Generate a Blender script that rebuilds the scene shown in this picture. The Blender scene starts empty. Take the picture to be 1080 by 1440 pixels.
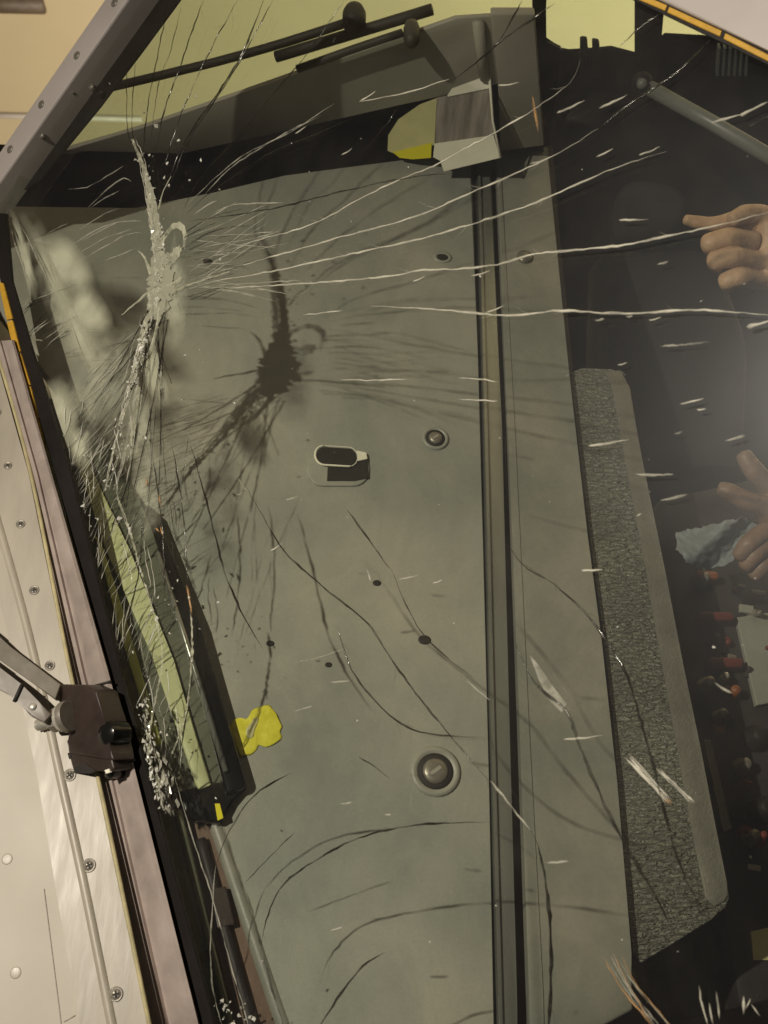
import bpy, bmesh, math, random
from mathutils import Vector, Matrix
random.seed(7)
R = math.radians
V3 = Vector
scene = bpy.context.scene
COL = scene.collection

# ------------------------------------------------------------------ camera
CAM = V3((-0.1, -0.5, 0.9)); TGT = V3((0, 0, 0)); VFOV = 50.0
DIR = (TGT - CAM).normalized()
RT = DIR.cross(V3((0, 1, 0))).normalized()
UP = RT.cross(DIR)
FPX = 720 / math.tan(R(VFOV / 2))
cd = bpy.data.cameras.new('camera'); cam = bpy.data.objects.new('camera', cd); COL.objects.link(cam)
cd.sensor_fit = 'VERTICAL'; cd.angle = R(VFOV); cd.clip_start = 0.01; cd.clip_end = 100
cd.dof.use_dof = True; cd.dof.focus_distance = 0.96; cd.dof.aperture_fstop = 9.0
M = Matrix((RT, UP, -DIR)).transposed().to_4x4(); M.translation = CAM
cam.matrix_world = M
scene.camera = cam

# ------------------------------------------------------------------ world and lamps
w = bpy.data.worlds.new('World'); scene.world = w; w.use_nodes = True
bgn = w.node_tree.nodes['Background']
bgn.inputs[0].default_value = (1.0, 0.87, 0.86, 1); bgn.inputs[1].default_value = 0.045

LAMP = V3((-1.131, -0.181, 1.552))
def lamp(name, typ, loc, energy, color, target=None, **kw):
    l = bpy.data.lights.new(name, typ); l.energy = energy; l.color = color
    for k, v in kw.items(): setattr(l, k, v)
    o = bpy.data.objects.new(name, l); COL.objects.link(o); o.location = loc
    if target is not None:
        o.rotation_euler = (V3(target) - V3(loc)).to_track_quat('-Z', 'Y').to_euler()
    return o
lamp('work_lamp', 'SPOT', LAMP, 122, (1.0, 0.895, 0.755), (0.10, -0.36, 0.0), shadow_soft_size=0.013, spot_size=R(70), spot_blend=1.0)
lamp('wall_fill', 'AREA', (4.2, -0.6, -0.9), 640, (1.0, 0.88, 0.68), (-0.4, 3.15, -1.2), shape='DISK', size=0.6)  # unseen area lamp added to brighten the background wall

vs = scene.view_settings
vs.view_transform = 'Standard'; vs.look = 'None'; vs.exposure = 0.06; vs.gamma = 1.0; vs.use_curve_mapping = False
scene.cycles.use_denoising = True
try: scene.cycles.denoiser = 'OPENIMAGEDENOISE'
except Exception: pass
scene.cycles.transparent_max_bounces = 48
scene.cycles.max_bounces = 10
scene.cycles.sample_clamp_indirect = 6
scene.cycles.caustics_reflective = False; scene.cycles.caustics_refractive = False

# ------------------------------------------------------------------ points in the place
def ray(x, y):
    return (DIR + RT * ((x - 540) / FPX) + UP * ((720 - y) / FPX))
def onplane(x, y, n, p0):
    v = ray(x, y); t = (p0 - CAM).dot(n) / v.dot(n); return CAM + v * t
Z = V3((0, 0, 1)); Y = V3((0, 1, 0))
def G(x, y, z=0.0): return onplane(x, y, Z, V3((0, 0, z)))          # glareshield level
def VP(x, y, yy): return onplane(x, y, Y, V3((0, yy, 0)))            # upright plane across the cockpit
def D(x, y, d): return CAM + ray(x, y) * d                           # at a distance from the lens
SA = G(45, 600, 0.03); SB = G(300, 1440, 0.03)                       # sill line of the windshield
SE = (SA - SB).normalized()
SP = SE.cross(Z); SP = SP if SP.x > 0 else -SP
SP.normalize()
ANG = R(45)
SW = SP * math.cos(ANG) + Z * math.sin(ANG)                          # up the glass
GN = SE.cross(SW); GN = GN if GN.z > 0 else -GN                      # outward normal of the glass
GN.normalize()
def W(x, y, off=0.0): return onplane(x, y, GN, SA + GN * off)        # glass plane
def caster(x, y):                                                    # glass point whose shadow falls on G(x, y)
    s = G(x, y, 0.0005); v = LAMP - s; p0 = SA - GN * 0.006
    t = (p0 - s).dot(GN) / v.dot(GN); return s + v * t
SKD = (-SP * math.cos(R(9)) - Z * math.sin(R(9)))                    # skin falls away from the sill
SKN = SE.cross(SKD); SKN = SKN if SKN.z > 0 else -SKN
SKN.normalize()
def S(x, y, off=0.0): return onplane(x, y, SKN, SA + SKN * off)      # fuselage skin plane

# ------------------------------------------------------------------ materials
def newmat(name):
    m = bpy.data.materials.new(name); m.use_nodes = True
    nt = m.node_tree; b = nt.nodes['Principled BSDF']; return m, nt, b
def nd(nt, t, **kw):
    n = nt.nodes.new(t)
    for k, v in kw.items():
        if k in n.inputs: n.inputs[k].default_value = v
        else: setattr(n, k, v)
    return n
def c4(c): return (c[0], c[1], c[2], 1)
def mat(name, col, rough=0.5, metal=0.0, var=0.18, scale=9.0, bump=0.0, bscale=300.0, col2=None, spec=0.5, stretch=None, rvar=0.12, coat=0.0):
    """painted or moulded surface: colour with blotchy wear, uneven gloss, fine relief"""
    m, nt, b = newmat(name)
    tc = nd(nt, 'ShaderNodeTexCoord')
    src = tc.outputs['Object']
    if stretch:
        mp = nd(nt, 'ShaderNodeMapping'); mp.inputs['Scale'].default_value = stretch
        nt.links.new(src, mp.inputs[0]); src = mp.outputs[0]
    n1 = nd(nt, 'ShaderNodeTexNoise', Scale=scale, Detail=6.0, Roughness=0.62)
    nt.links.new(src, n1.inputs['Vector'])
    rp = nd(nt, 'ShaderNodeValToRGB')
    a = tuple(max(0, x * (1 - var)) for x in col); z = col2 or tuple(min(1, x * (1 + var)) for x in col)
    rp.color_ramp.elements[0].position = 0.3; rp.color_ramp.elements[0].color = c4(a)
    rp.color_ramp.elements[1].position = 0.7; rp.color_ramp.elements[1].color = c4(z)
    nt.links.new(n1.outputs[0], rp.inputs[0]); nt.links.new(rp.outputs[0], b.inputs['Base Color'])
    mr = nd(nt, 'ShaderNodeMapRange'); mr.inputs['To Min'].default_value = max(0.02, rough - rvar); mr.inputs['To Max'].default_value = min(1, rough + rvar)
    n3 = nd(nt, 'ShaderNodeTexNoise', Scale=scale * 3.1, Detail=4.0); nt.links.new(src, n3.inputs['Vector'])
    nt.links.new(n3.outputs[0], mr.inputs[0]); nt.links.new(mr.outputs[0], b.inputs['Roughness'])
    b.inputs['Metallic'].default_value = metal
    b.inputs['Specular IOR Level'].default_value = spec
    b.inputs['Coat Weight'].default_value = coat
    if bump > 0:
        n2 = nd(nt, 'ShaderNodeTexNoise', Scale=bscale, Detail=3.0); nt.links.new(src, n2.inputs['Vector'])
        bp = nd(nt, 'ShaderNodeBump', Strength=bump, Distance=0.001); nt.links.new(n2.outputs[0], bp.inputs['Height'])
        nt.links.new(bp.outputs[0], b.inputs['Normal'])
    return m

def glass_mat(name, tint, dust, refl0=0.065, refl1=0.36, haze=0.0):
    m, nt, b = newmat(name); nt.nodes.remove(b)
    out = nt.nodes['Material Output']
    tr = nd(nt, 'ShaderNodeBsdfTransparent'); tr.inputs[0].default_value = c4(tint)
    gl = nd(nt, 'ShaderNodeBsdfGlossy', Roughness=0.02)
    lw = nd(nt, 'ShaderNodeLayerWeight', Blend=0.5)
    pw = nd(nt, 'ShaderNodeMath', operation='POWER'); pw.inputs[1].default_value = 3.0
    mr = nd(nt, 'ShaderNodeMapRange'); mr.inputs['To Min'].default_value = refl0; mr.inputs['To Max'].default_value = refl1
    nt.links.new(lw.outputs['Facing'], pw.inputs[0]); nt.links.new(pw.outputs[0], mr.inputs[0])
    mx = nd(nt, 'ShaderNodeMixShader'); nt.links.new(mr.outputs[0], mx.inputs[0]); nt.links.new(tr.outputs[0], mx.inputs[1]); nt.links.new(gl.outputs[0], mx.inputs[2])
    if haze > 0:
        gh_ = nd(nt, 'ShaderNodeBsdfGlossy', Roughness=0.34); gh_.inputs[0].default_value = (0.92, 0.95, 1.0, 1)
        tch = nd(nt, 'ShaderNodeTexCoord'); nh = nd(nt, 'ShaderNodeTexNoise', Scale=5.0, Detail=5.0, Distortion=0.8); nt.links.new(tch.outputs['Object'], nh.inputs['Vector'])
        hr = nd(nt, 'ShaderNodeMapRange'); hr.inputs['From Min'].default_value = 0.3; hr.inputs['From Max'].default_value = 0.75; hr.inputs['To Min'].default_value = haze * 0.3; hr.inputs['To Max'].default_value = haze
        nt.links.new(nh.outputs[0], hr.inputs[0])
        mh = nd(nt, 'ShaderNodeMixShader'); nt.links.new(hr.outputs[0], mh.inputs[0]); nt.links.new(mx.outputs[0], mh.inputs[1]); nt.links.new(gh_.outputs[0], mh.inputs[2]); mx = mh
    df = nd(nt, 'ShaderNodeBsdfDiffuse'); df.inputs[0].default_value = (0.55, 0.52, 0.46, 1)
    tc = nd(nt, 'ShaderNodeTexCoord')
    n1 = nd(nt, 'ShaderNodeTexNoise', Scale=7.0, Detail=8.0, Roughness=0.65, Distortion=0.6); nt.links.new(tc.outputs['Object'], n1.inputs['Vector'])
    d1 = nd(nt, 'ShaderNodeMapRange'); d1.inputs['From Min'].default_value = 0.46; d1.inputs['From Max'].default_value = 0.80
    d1.inputs['To Min'].default_value = dust * 0.08; d1.inputs['To Max'].default_value = dust
    nt.links.new(n1.outputs[0], d1.inputs[0])
    m2 = nd(nt, 'ShaderNodeMixShader'); nt.links.new(d1.outputs[0], m2.inputs[0]); nt.links.new(mx.outputs[0], m2.inputs[1]); nt.links.new(df.outputs[0], m2.inputs[2])
    nt.links.new(m2.outputs[0], out.inputs['Surface'])
    return m

def crack_mat(name, col, rough, a0, a1, scale, spec=0.5, metal=0.0):
    m, nt, b = newmat(name)
    b.inputs['Base Color'].default_value = c4(col); b.inputs['Roughness'].default_value = rough
    b.inputs['Specular IOR Level'].default_value = spec; b.inputs['Metallic'].default_value = metal
    tc = nd(nt, 'ShaderNodeTexCoord')
    n1 = nd(nt, 'ShaderNodeTexNoise', Scale=scale, Detail=3.0); nt.links.new(tc.outputs['Object'], n1.inputs['Vector'])
    mr = nd(nt, 'ShaderNodeMapRange'); mr.inputs['From Min'].default_value = 0.36; mr.inputs['From Max'].default_value = 0.62
    mr.inputs['To Min'].default_value = a0; mr.inputs['To Max'].default_value = a1
    nt.links.new(n1.outputs[0], mr.inputs[0]); nt.links.new(mr.outputs[0], b.inputs['Alpha'])
    return m

def leather_mat(name, col):
    m, nt, b = newmat(name)
    tc = nd(nt, 'ShaderNodeTexCoord')
    mp = nd(nt, 'ShaderNodeMapping'); mp.inputs['Scale'].default_value = (0.55, 1.7, 1.0); mp.inputs['Rotation'].default_value = (0, 0, R(12))
    nt.links.new(tc.outputs['Object'], mp.inputs[0])
    vo = nd(nt, 'ShaderNodeTexNoise', Scale=210.0, Detail=2.5, Roughness=0.6, Distortion=0.8); nt.links.new(mp.outputs[0], vo.inputs['Vector'])
    bp = nd(nt, 'ShaderNodeBump', Strength=1.0, Distance=0.012); nt.links.new(vo.outputs[0], bp.inputs['Height'])
    nt.links.new(bp.outputs[0], b.inputs['Normal'])
    n1 = nd(nt, 'ShaderNodeTexNoise', Scale=14.0, Detail=5.0); nt.links.new(tc.outputs['Object'], n1.inputs['Vector'])
    rp = nd(nt, 'ShaderNodeValToRGB')
    rp.color_ramp.elements[0].position = 0.3; rp.color_ramp.elements[0].color = c4([x * 0.8 for x in col])
    rp.color_ramp.elements[1].position = 0.7; rp.color_ramp.elements[1].color = c4([x * 1.2 for x in col])
    nt.links.new(n1.outputs[0], rp.inputs[0]); nt.links.new(rp.outputs[0], b.inputs['Base Color'])
    b.inputs['Roughness'].default_value = 0.27
    return m

MT = {}
MT['skin'] = mat('skin_paint', (0.42, 0.385, 0.315), 0.48, var=0.05, scale=6, bump=0.05, bscale=40, rvar=0.05)
MT['strip'] = mat('strip_paint', (0.375, 0.345, 0.28), 0.40, var=0.14, scale=14, bump=0.15, bscale=60, stretch=(2.5, 0.5, 1))
MT['post'] = mat('post_paint', (0.50, 0.46, 0.43), 0.40, var=0.08, scale=10)
MT['lilac'] = mat('retainer_anodised', (0.38, 0.322, 0.290), 0.42, metal=0.0, var=0.28, scale=22, stretch=(1, 1, 1), bump=0.15, bscale=150)
MT['sealant'] = mat('yellow_sealant', (0.44, 0.39, 0.21), 0.6, var=0.3, scale=40)
MT['black'] = mat('black_rubber', (0.012, 0.010, 0.009), 0.55, var=0.4, scale=20, bump=0.2, spec=0.3)
MT['frit'] = mat('black_frit', (0.016, 0.013, 0.011), 0.35, var=0.5, scale=25)
MT['amber'] = mat('amber_heater_strip', (0.62, 0.36, 0.035), 0.45, var=0.2, scale=60, bump=0.3, bscale=500)
def shield_mat(name, sc=1.0, k=1.0):
    m, nt, b = newmat(name)
    tc = nd(nt, 'ShaderNodeTexCoord'); L = nt.links.new
    def noise(scale, det=5.0, rough=0.6, stretch=None, dist=0.0):
        n = nd(nt, 'ShaderNodeTexNoise', Scale=scale, Detail=det, Roughness=rough, Distortion=dist)
        if stretch:
            mp = nd(nt, 'ShaderNodeMapping'); mp.inputs['Scale'].default_value = stretch; mp.inputs['Rotation'].default_value = (0, 0, R(25)); L(tc.outputs['Object'], mp.inputs[0]); L(mp.outputs[0], n.inputs['Vector'])
        else: L(tc.outputs['Object'], n.inputs['Vector'])
        return n
    def ramp(n, p0, p1, c0, c1):
        r = nd(nt, 'ShaderNodeValToRGB'); e = r.color_ramp.elements
        e[0].position, e[1].position = p0, p1; e[0].color, e[1].color = c4(c0), c4(c1); L(n.outputs[0], r.inputs[0]); return r
    def mixc(a, bb, fac, mode='MIX'):
        mx = nd(nt, 'ShaderNodeMix', data_type='RGBA', blend_type=mode)
        if isinstance(fac, float): mx.inputs[0].default_value = fac
        else: L(fac, mx.inputs[0])
        L(a, mx.inputs[6]); L(bb, mx.inputs[7]); return mx.outputs[2]
    base = ramp(noise(4.5 * sc, 6), 0.34, 0.68, [k * q for q in (0.265, 0.288, 0.258)], [k * q for q in (0.455, 0.437, 0.372)])
    smear = ramp(noise(9.0, 8, 0.7, (1.5, 0.8, 1), 1.2), 0.38, 0.72, (0.70, 0.70, 0.70), (1.30, 1.28, 1.22))
    col = mixc(base.outputs[0], smear.outputs[0], 0.32, 'MULTIPLY')
    speck = ramp(noise(420, 2), 0.30, 0.72, (0.95, 0.95, 0.95), (1.05, 1.05, 1.05))
    col = mixc(col, speck.outputs[0], 1.0, 'MULTIPLY')
    # hairline scratches
    scr = ramp(noise(60, 2, 0.5, (9, 0.25, 1)), 0.70, 0.74, (0, 0, 0), (1, 1, 1)); pale = nd(nt, 'ShaderNodeRGB'); pale.outputs[0].default_value = (0.42, 0.41, 0.35, 1)
    brk = ramp(noise(14, 3), 0.52, 0.60, (0, 0, 0), (0.6, 0.6, 0.6)); ml = nd(nt, 'ShaderNodeMath', operation='MULTIPLY'); L(scr.outputs[0], ml.inputs[0]); L(brk.outputs[0], ml.inputs[1])
    col = mixc(col, pale.outputs[0], ml.outputs[0]); L(col, b.inputs['Base Color'])
    mr = nd(nt, 'ShaderNodeMapRange'); mr.inputs['To Min'].default_value = 0.28; mr.inputs['To Max'].default_value = 0.62; L(noise(11, 6).outputs[0], mr.inputs[0]); L(mr.outputs[0], b.inputs['Roughness'])
    bp = nd(nt, 'ShaderNodeBump', Strength=0.14, Distance=0.001); L(noise(380, 3).outputs[0], bp.inputs['Height']); L(bp.outputs[0], b.inputs['Normal'])
    return m
MT['shield'] = shield_mat('glareshield_paint'); MT['shield2'] = shield_mat('glareshield_strip_paint', 1.6, 0.78)
MT['gap'] = mat('seam_black', (0.02, 0.018, 0.015), 0.7, var=0.3)
MT['rail'] = mat('rail_metal', (0.34, 0.35, 0.31), 0.30, metal=0.6, var=0.25, scale=25, stretch=(1, 0.15, 1))
MT['pad'] = leather_mat('grained_leather', (0.25, 0.255, 0.215))
MT['padedge'] = mat('pad_binding', (0.20, 0.195, 0.165), 0.5, var=0.22, scale=30, bump=0.7, bscale=420)
MT['steel'] = mat('steel', (0.62, 0.60, 0.52), 0.28, metal=0.45, var=0.15, scale=60)
MT['dull'] = mat('dull_steel', (0.27, 0.25, 0.21), 0.38, metal=0.4, var=0.25, scale=60)
MT['brown'] = mat('brown_bakelite', (0.035, 0.024, 0.020), 0.38, var=0.3, scale=40, bump=0.15)
MT['arm'] = mat('arm_paint', (0.17, 0.15, 0.125), 0.42, var=0.15, scale=30)
MT['olive_brown'] = mat('olive_brown_paint', (0.10, 0.083, 0.052), 0.5, var=0.15, scale=30)
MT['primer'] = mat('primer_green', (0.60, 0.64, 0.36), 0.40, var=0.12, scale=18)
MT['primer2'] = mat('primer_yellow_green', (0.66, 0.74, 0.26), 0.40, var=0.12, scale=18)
MT['trim'] = mat('dark_green_trim', (0.13, 0.14, 0.10), 0.30, var=0.25, scale=16)
MT['gloss'] = mat('black_gloss', (0.008, 0.008, 0.007), 0.15, var=0.3)
MT['foam'] = mat('pale_foam', (0.68, 0.67, 0.50), 0.9, var=0.12, scale=25, bump=0.4, bscale=200)
MT['band'] = mat('side_panel_paint', (0.40, 0.385, 0.31), 0.5, var=0.14, scale=6, bump=0.2)
MT['wall'] = mat('hangar_wall_paint', (0.50, 0.42, 0.28), 0.8, var=0.07, scale=1.3)
MT['floor'] = mat('hangar_floor_paint', (0.30, 0.28, 0.22), 0.6, var=0.12, scale=1.0)
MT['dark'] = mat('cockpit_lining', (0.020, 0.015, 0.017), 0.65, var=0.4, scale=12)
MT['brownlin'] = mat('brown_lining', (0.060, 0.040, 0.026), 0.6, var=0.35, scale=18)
MT['wellbrown'] = mat('brown_well_lining', (0.15, 0.095, 0.065), 0.5, var=0.4, scale=26, bump=0.3, bscale=120)
MT['rodgrey'] = mat('rod_plastic', (0.055, 0.050, 0.040), 0.6, var=0.3)
MT['seat'] = mat('seat_cloth', (0.013, 0.011, 0.012), 0.8, var=0.3, scale=18, bump=0.4, bscale=300)
MT['yellow'] = mat('yellow_foam', (0.84, 0.79, 0.02), 0.6, var=0.25, scale=110, col2=(0.86, 0.82, 0.08), bump=1.0, bscale=90)
MT['folder'] = mat('yellow_film', (0.62, 0.59, 0.30), 0.35, var=0.12, scale=30)
MT['folder2'] = mat('yellow_film_bright', (0.80, 0.72, 0.02), 0.4, var=0.06, scale=30)
MT['paper'] = mat('white_paper', (0.88, 0.86, 0.72), 0.65, var=0.06, scale=30)
MT['print'] = mat('grey_print', (0.26, 0.23, 0.20), 0.35, var=0.55, scale=22, stretch=(5, 1, 0.4))
MT['red'] = mat('red_plastic', (0.13, 0.022, 0.017), 0.6, var=0.2)
MT['orange'] = mat('orange_plastic', (0.26, 0.08, 0.025), 0.5, var=0.2)
MT['console'] = mat('console_paint', (0.022, 0.018, 0.019), 0.6, var=0.4, scale=20)
MT['tube'] = mat('grey_tube_paint', (0.20, 0.215, 0.19), 0.4, var=0.12, scale=15)
MT['hand'] = mat('hand_skin', (0.56, 0.36, 0.22), 0.5, var=0.24, scale=70, bump=0.9, bscale=150)
MT['hand_dim'] = mat('hand_skin_dimmed', (0.20, 0.125, 0.085), 0.5, var=0.24, scale=70, bump=0.9, bscale=150)  # darker copy of the hand skin, dimness put into the colour
MT['sleeve'] = mat('sleeve_cloth', (0.030, 0.026, 0.034), 0.85, var=0.3, bump=0.4)
MT['cloth'] = mat('pale_cloth', (0.20, 0.225, 0.24), 0.6, var=0.2, scale=25)
MT['pane'] = glass_mat('side_window_glass', (0.80, 0.87, 0.80), 0.02, 0.03, 0.2)
MT['film'] = glass_mat('clear_film', (0.86, 0.89, 0.91), 0.42, 0.10, 0.5)
MT['glass'] = glass_mat('windshield_glass', (0.965, 0.975, 0.945), 0.020, haze=0.009)
MT['white'] = crack_mat('crack_pale', (0.80, 0.77, 0.68), 0.35, 0.30, 0.92, 70)  # crack powder, with the light that cracks catch put into the colour
MT['haze'] = crack_mat('crack_fine', (0.70, 0.68, 0.60), 0.4, 0.08, 0.50, 90)
MT['smoke'] = crack_mat('crack_dark', (0.022, 0.019, 0.014), 0.12, 0.30, 0.92, 60)  # dark copy of the crack, its dark reflection put into the colour
MT['smokef'] = crack_mat('crack_dark_fine', (0.022, 0.019, 0.014), 0.12, 0.06, 0.45, 60)
MT['shard'] = crack_mat('glass_shard', (0.92, 0.91, 0.86), 0.08, 0.75, 1.0, 200, spec=0.9)
MT['core'] = crack_mat('crushed_glass', (0.42, 0.415, 0.335), 0.12, 1.0, 1.0, 90, spec=0.8)
MT['ribbon'] = crack_mat('milky_fracture', (0.66, 0.65, 0.52), 0.2, 0.30, 0.9, 90)
MT['veil2'] = crack_mat('milky_smear', (0.60, 0.60, 0.48), 0.4, 0.15, 0.55, 60)
MT['core2'] = crack_mat('crushed_glass_root', (0.30, 0.29, 0.23), 0.25, 0.9, 1.0, 90)
MT['veil'] = crack_mat('delaminated_film', (0.62, 0.62, 0.50), 0.5, 0.06, 0.55, 45)
MT['veil3'] = crack_mat('pale_reflection', (0.66, 0.66, 0.52), 0.5, 0.55, 0.95, 30)  # blurred reflections painted as pale patches
for vk in ('veil', 'veil3'):
  nt_ = MT[vk].node_tree
  at_ = nd(nt_, 'ShaderNodeAttribute', attribute_name='fade'); mu_ = nd(nt_, 'ShaderNodeMath', operation='MULTIPLY')
  pb_ = nt_.nodes['Principled BSDF']; ol_ = pb_.inputs['Alpha'].links[0].from_socket
  nt_.links.new(ol_, mu_.inputs[0]); nt_.links.new(at_.outputs['Fac'], mu_.inputs[1]); nt_.links.new(mu_.outputs[0], pb_.inputs['Alpha'])
MT['fibre'] = crack_mat('amber_fibre', (0.62, 0.36, 0.15), 0.3, 0.25, 0.85, 100)

# ------------------------------------------------------------------ mesh helpers
def link(name, bm, m, parent=None, smooth=False):
    me = bpy.data.meshes.new(name)
    bmesh.ops.recalc_face_normals(bm, faces=bm.faces)
    bm.to_mesh(me); bm.free()
    if m: me.materials.append(MT[m] if isinstance(m, str) else m)
    if smooth:
        for p in me.polygons: p.use_smooth = True
    o = bpy.data.objects.new(name, me); COL.objects.link(o)
    if parent is not None: o.parent = parent; o.matrix_parent_inverse = parent.matrix_world.inverted()
    return o
def empty(name, loc=(0, 0, 0)):
    o = bpy.data.objects.new(name, None); COL.objects.link(o); o.location = loc
    o.empty_display_size = 0.02
    o.matrix_world = Matrix.Translation(V3(loc))
    return o
def tag(o, label=None, cat=None, group=None, kind=None):
    for k, v in (('label', label), ('category', cat), ('group', group), ('kind', kind)):
        if v: o[k] = v
    return o
def prism(name, pts, n, t, m, parent=None, bevel=0.0, seg=2, smooth=False):
    """polygon extruded by t against n, edges rounded"""
    bm = bmesh.new()
    a = [bm.verts.new(p) for p in pts]; b = [bm.verts.new(p - n * t) for p in pts]
    bm.faces.new(a); bm.faces.new(b[::-1])
    k = len(pts)
    for i in range(k): bm.faces.new((a[i], b[i], b[(i + 1) % k], a[(i + 1) % k]))
    if bevel > 0:
        es = [e for e in bm.edges]
        bmesh.ops.bevel(bm, geom=es, offset=bevel, segments=seg, affect='EDGES', profile=0.5, clamp_overlap=True)
    return link(name, bm, m, parent, smooth)
def frame_of(t, ref):
    s = t.cross(ref)
    if s.length < 1e-6: s = t.cross(V3((1, 0.3, 0.2)))
    s.normalize(); return s, s.cross(t).normalized()
def tube_bm(bm, pts, rad, sides=6, ref=None, flat=1.0, caps=True):
    ref = ref or GN
    rings = []
    for i, p in enumerate(pts):
        t = (pts[min(i + 1, len(pts) - 1)] - pts[max(i - 1, 0)])
        if t.length < 1e-9: t = V3((1, 0, 0))
        t.normalize(); s, u = frame_of(t, ref)
        r = rad[i] if isinstance(rad, (list, tuple)) else rad
        rings.append([bm.verts.new(p + s * (r * math.cos(2 * math.pi * k / sides)) + u * (r * flat * math.sin(2 * math.pi * k / sides))) for k in range(sides)])
    for a, b in zip(rings, rings[1:]):
        for k in range(sides): bm.faces.new((a[k], a[(k + 1) % sides], b[(k + 1) % sides], b[k]))
    if caps:
        bm.faces.new(rings[0][::-1]); bm.faces.new(rings[-1])
def tube(name, pts, rad, m, parent=None, sides=12, ref=None, flat=1.0):
    bm = bmesh.new(); tube_bm(bm, pts, rad, sides, ref, flat)
    return link(name, bm, m, parent, True)
def spline(pts, step=9.0):
    """Catmull-Rom through 2-D points"""
    if len(pts) < 3:
        (x0, y0), (x1, y1) = pts; n = max(2, int(math.hypot(x1 - x0, y1 - y0) / step))
        return [(x0 + (x1 - x0) * i / n, y0 + (y1 - y0) * i / n) for i in range(n + 1)]
    P = [pts[0]] + list(pts) + [pts[-1]]; out = []
    for i in range(1, len(P) - 2):
        p0, p1, p2, p3 = P[i - 1], P[i], P[i + 1], P[i + 2]
        n = max(2, int(math.hypot(p2[0] - p1[0], p2[1] - p1[1]) / step))
        for k in range(n):
            t = k / n
            out.append(tuple(0.5 * (2 * p1[j] + (p2[j] - p0[j]) * t + (2 * p0[j] - 5 * p1[j] + 4 * p2[j] - p3[j]) * t * t + (3 * p1[j] - p0[j] - 3 * p2[j] + p3[j]) * t ** 3) for j in (0, 1)))
    out.append(pts[-1]); return out
def lathe_bm(bm, c, n, prof, seg=28, sx=1.0, ref=None):
    """profile of (radius, height) turned about the axis n through c"""
    a = ref or V3((1, 0, 0)); a = (a - n * a.dot(n)).normalized(); b = n.cross(a)
    rings = []
    for r, h in prof:
        rings.append([bm.verts.new(c + a * (sx * r * math.cos(2 * math.pi * k / seg)) + b * (r * math.sin(2 * math.pi * k / seg)) + n * h) for k in range(seg)])
    for p, q in zip(rings, rings[1:]):
        for k in range(seg): bm.faces.new((p[k], p[(k + 1) % seg], q[(k + 1) % seg], q[k]))
    bm.faces.new(rings[0][::-1]); bm.faces.new(rings[-1])
def lathe(name, c, n, prof, m, parent=None, seg=28, sx=1.0, ref=None):
    bm = bmesh.new(); lathe_bm(bm, c, n, prof, seg, sx, ref); return link(name, bm, m, parent, True)
def autosmooth(o, ang=35):
    me = o.data
    for p in me.polygons: p.use_smooth = True
    try: me.set_sharp_from_angle(angle=R(ang))
    except Exception: pass
    return o
def box_bm(bm, c, ax, ay, az, sx, sy, sz):
    v = [bm.verts.new(c + ax * (sx * i) + ay * (sy * j) + az * (sz * k)) for i in (-.5, .5) for j in (-.5, .5) for k in (-.5, .5)]
    for f in ((0, 1, 3, 2), (4, 6, 7, 5), (0, 4, 5, 1), (2, 3, 7, 6), (0, 2, 6, 4), (1, 5, 7, 3)): bm.faces.new([v[i] for i in f])

# ------------------------------------------------------------------ the place behind: hangar
bm = bmesh.new(); box_bm(bm, V3((0, 3.2, 0.6)), V3((1, 0, 0)), Y, Z, 12, 0.1, 7.2)
wall = tag(link('wall', bm, 'wall'), kind='structure')
bm = bmesh.new(); box_bm(bm, V3((0, 0, -3.1)), V3((1, 0, 0)), Y, Z, 14, 12, 0.1)
tag(link('ground', bm, 'floor'), kind='structure')
# seam rails on the wall, seen past the post
for (x0, y0, x1, y1, h, mm) in ((-150, 158, 200, 168, 0.012, 'post'), (-150, 2, 62, 6, 0.035, 'brownlin')):
    p0 = VP(x0, y0, 3.14); p1 = VP(x1, y1, 3.14)
    tube('rail', [p0, p1], h, mm, wall, sides=8, ref=Z)

# ------------------------------------------------------------------ fuselage around the window
fus = empty('fuselage_nose', SA)
tag(fus, 'cream painted nose skin with countersunk screws along the windshield sill', 'fuselage')
up2 = V3((0, 0, 0))
# lower skin, then doubler strip, then retainer: long boundaries down the left side
def bound(pts, f, *a): return [f(x, y, *a) for x, y in pts]
SEAM = [(-260, 300), (-60, 620), (8, 880), (52, 1090), (80, 1260), (112, 1440), (150, 1620)]
EDGE = [(-12, 480), (40, 665), (98, 955), (134, 1090), (207, 1440), (245, 1620)]
RET = [(20, 478), (73, 665), (152, 940), (190, 1080), (278, 1430), (320, 1620)]
p = bound(SEAM, S, -0.0045) + [S(-900, 1620, -0.0045), S(-900, 300, -0.0045)]
prism('skin_panel', p, SKN, 0.006, 'skin', fus, 0.0012)
p = bound(SEAM, S, 0.0) + bound(EDGE[::-1], S, 0.0) + [S(-60, 300, 0.0)]
prism('doubler_strip', p, SKN, 0.009, 'strip', fus, 0.0022, 3)
# rolled bead on the strip
BEAD = [(-30, 640), (38, 880), (85, 1090), (118, 1240), (158, 1440), (190, 1600)]
tube('bead', [S(x, y, -0.0015) for x, y in spline(BEAD, 40)], 0.0042, 'strip', fus, 10, SKN, 0.8)
tube('sealant_bead', [S(x, y, 0.0006) for x, y in spline([(x + 3, y) for x, y in EDGE], 30)], 0.0017, 'sealant', fus, 8, SKN, 0.7)
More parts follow.
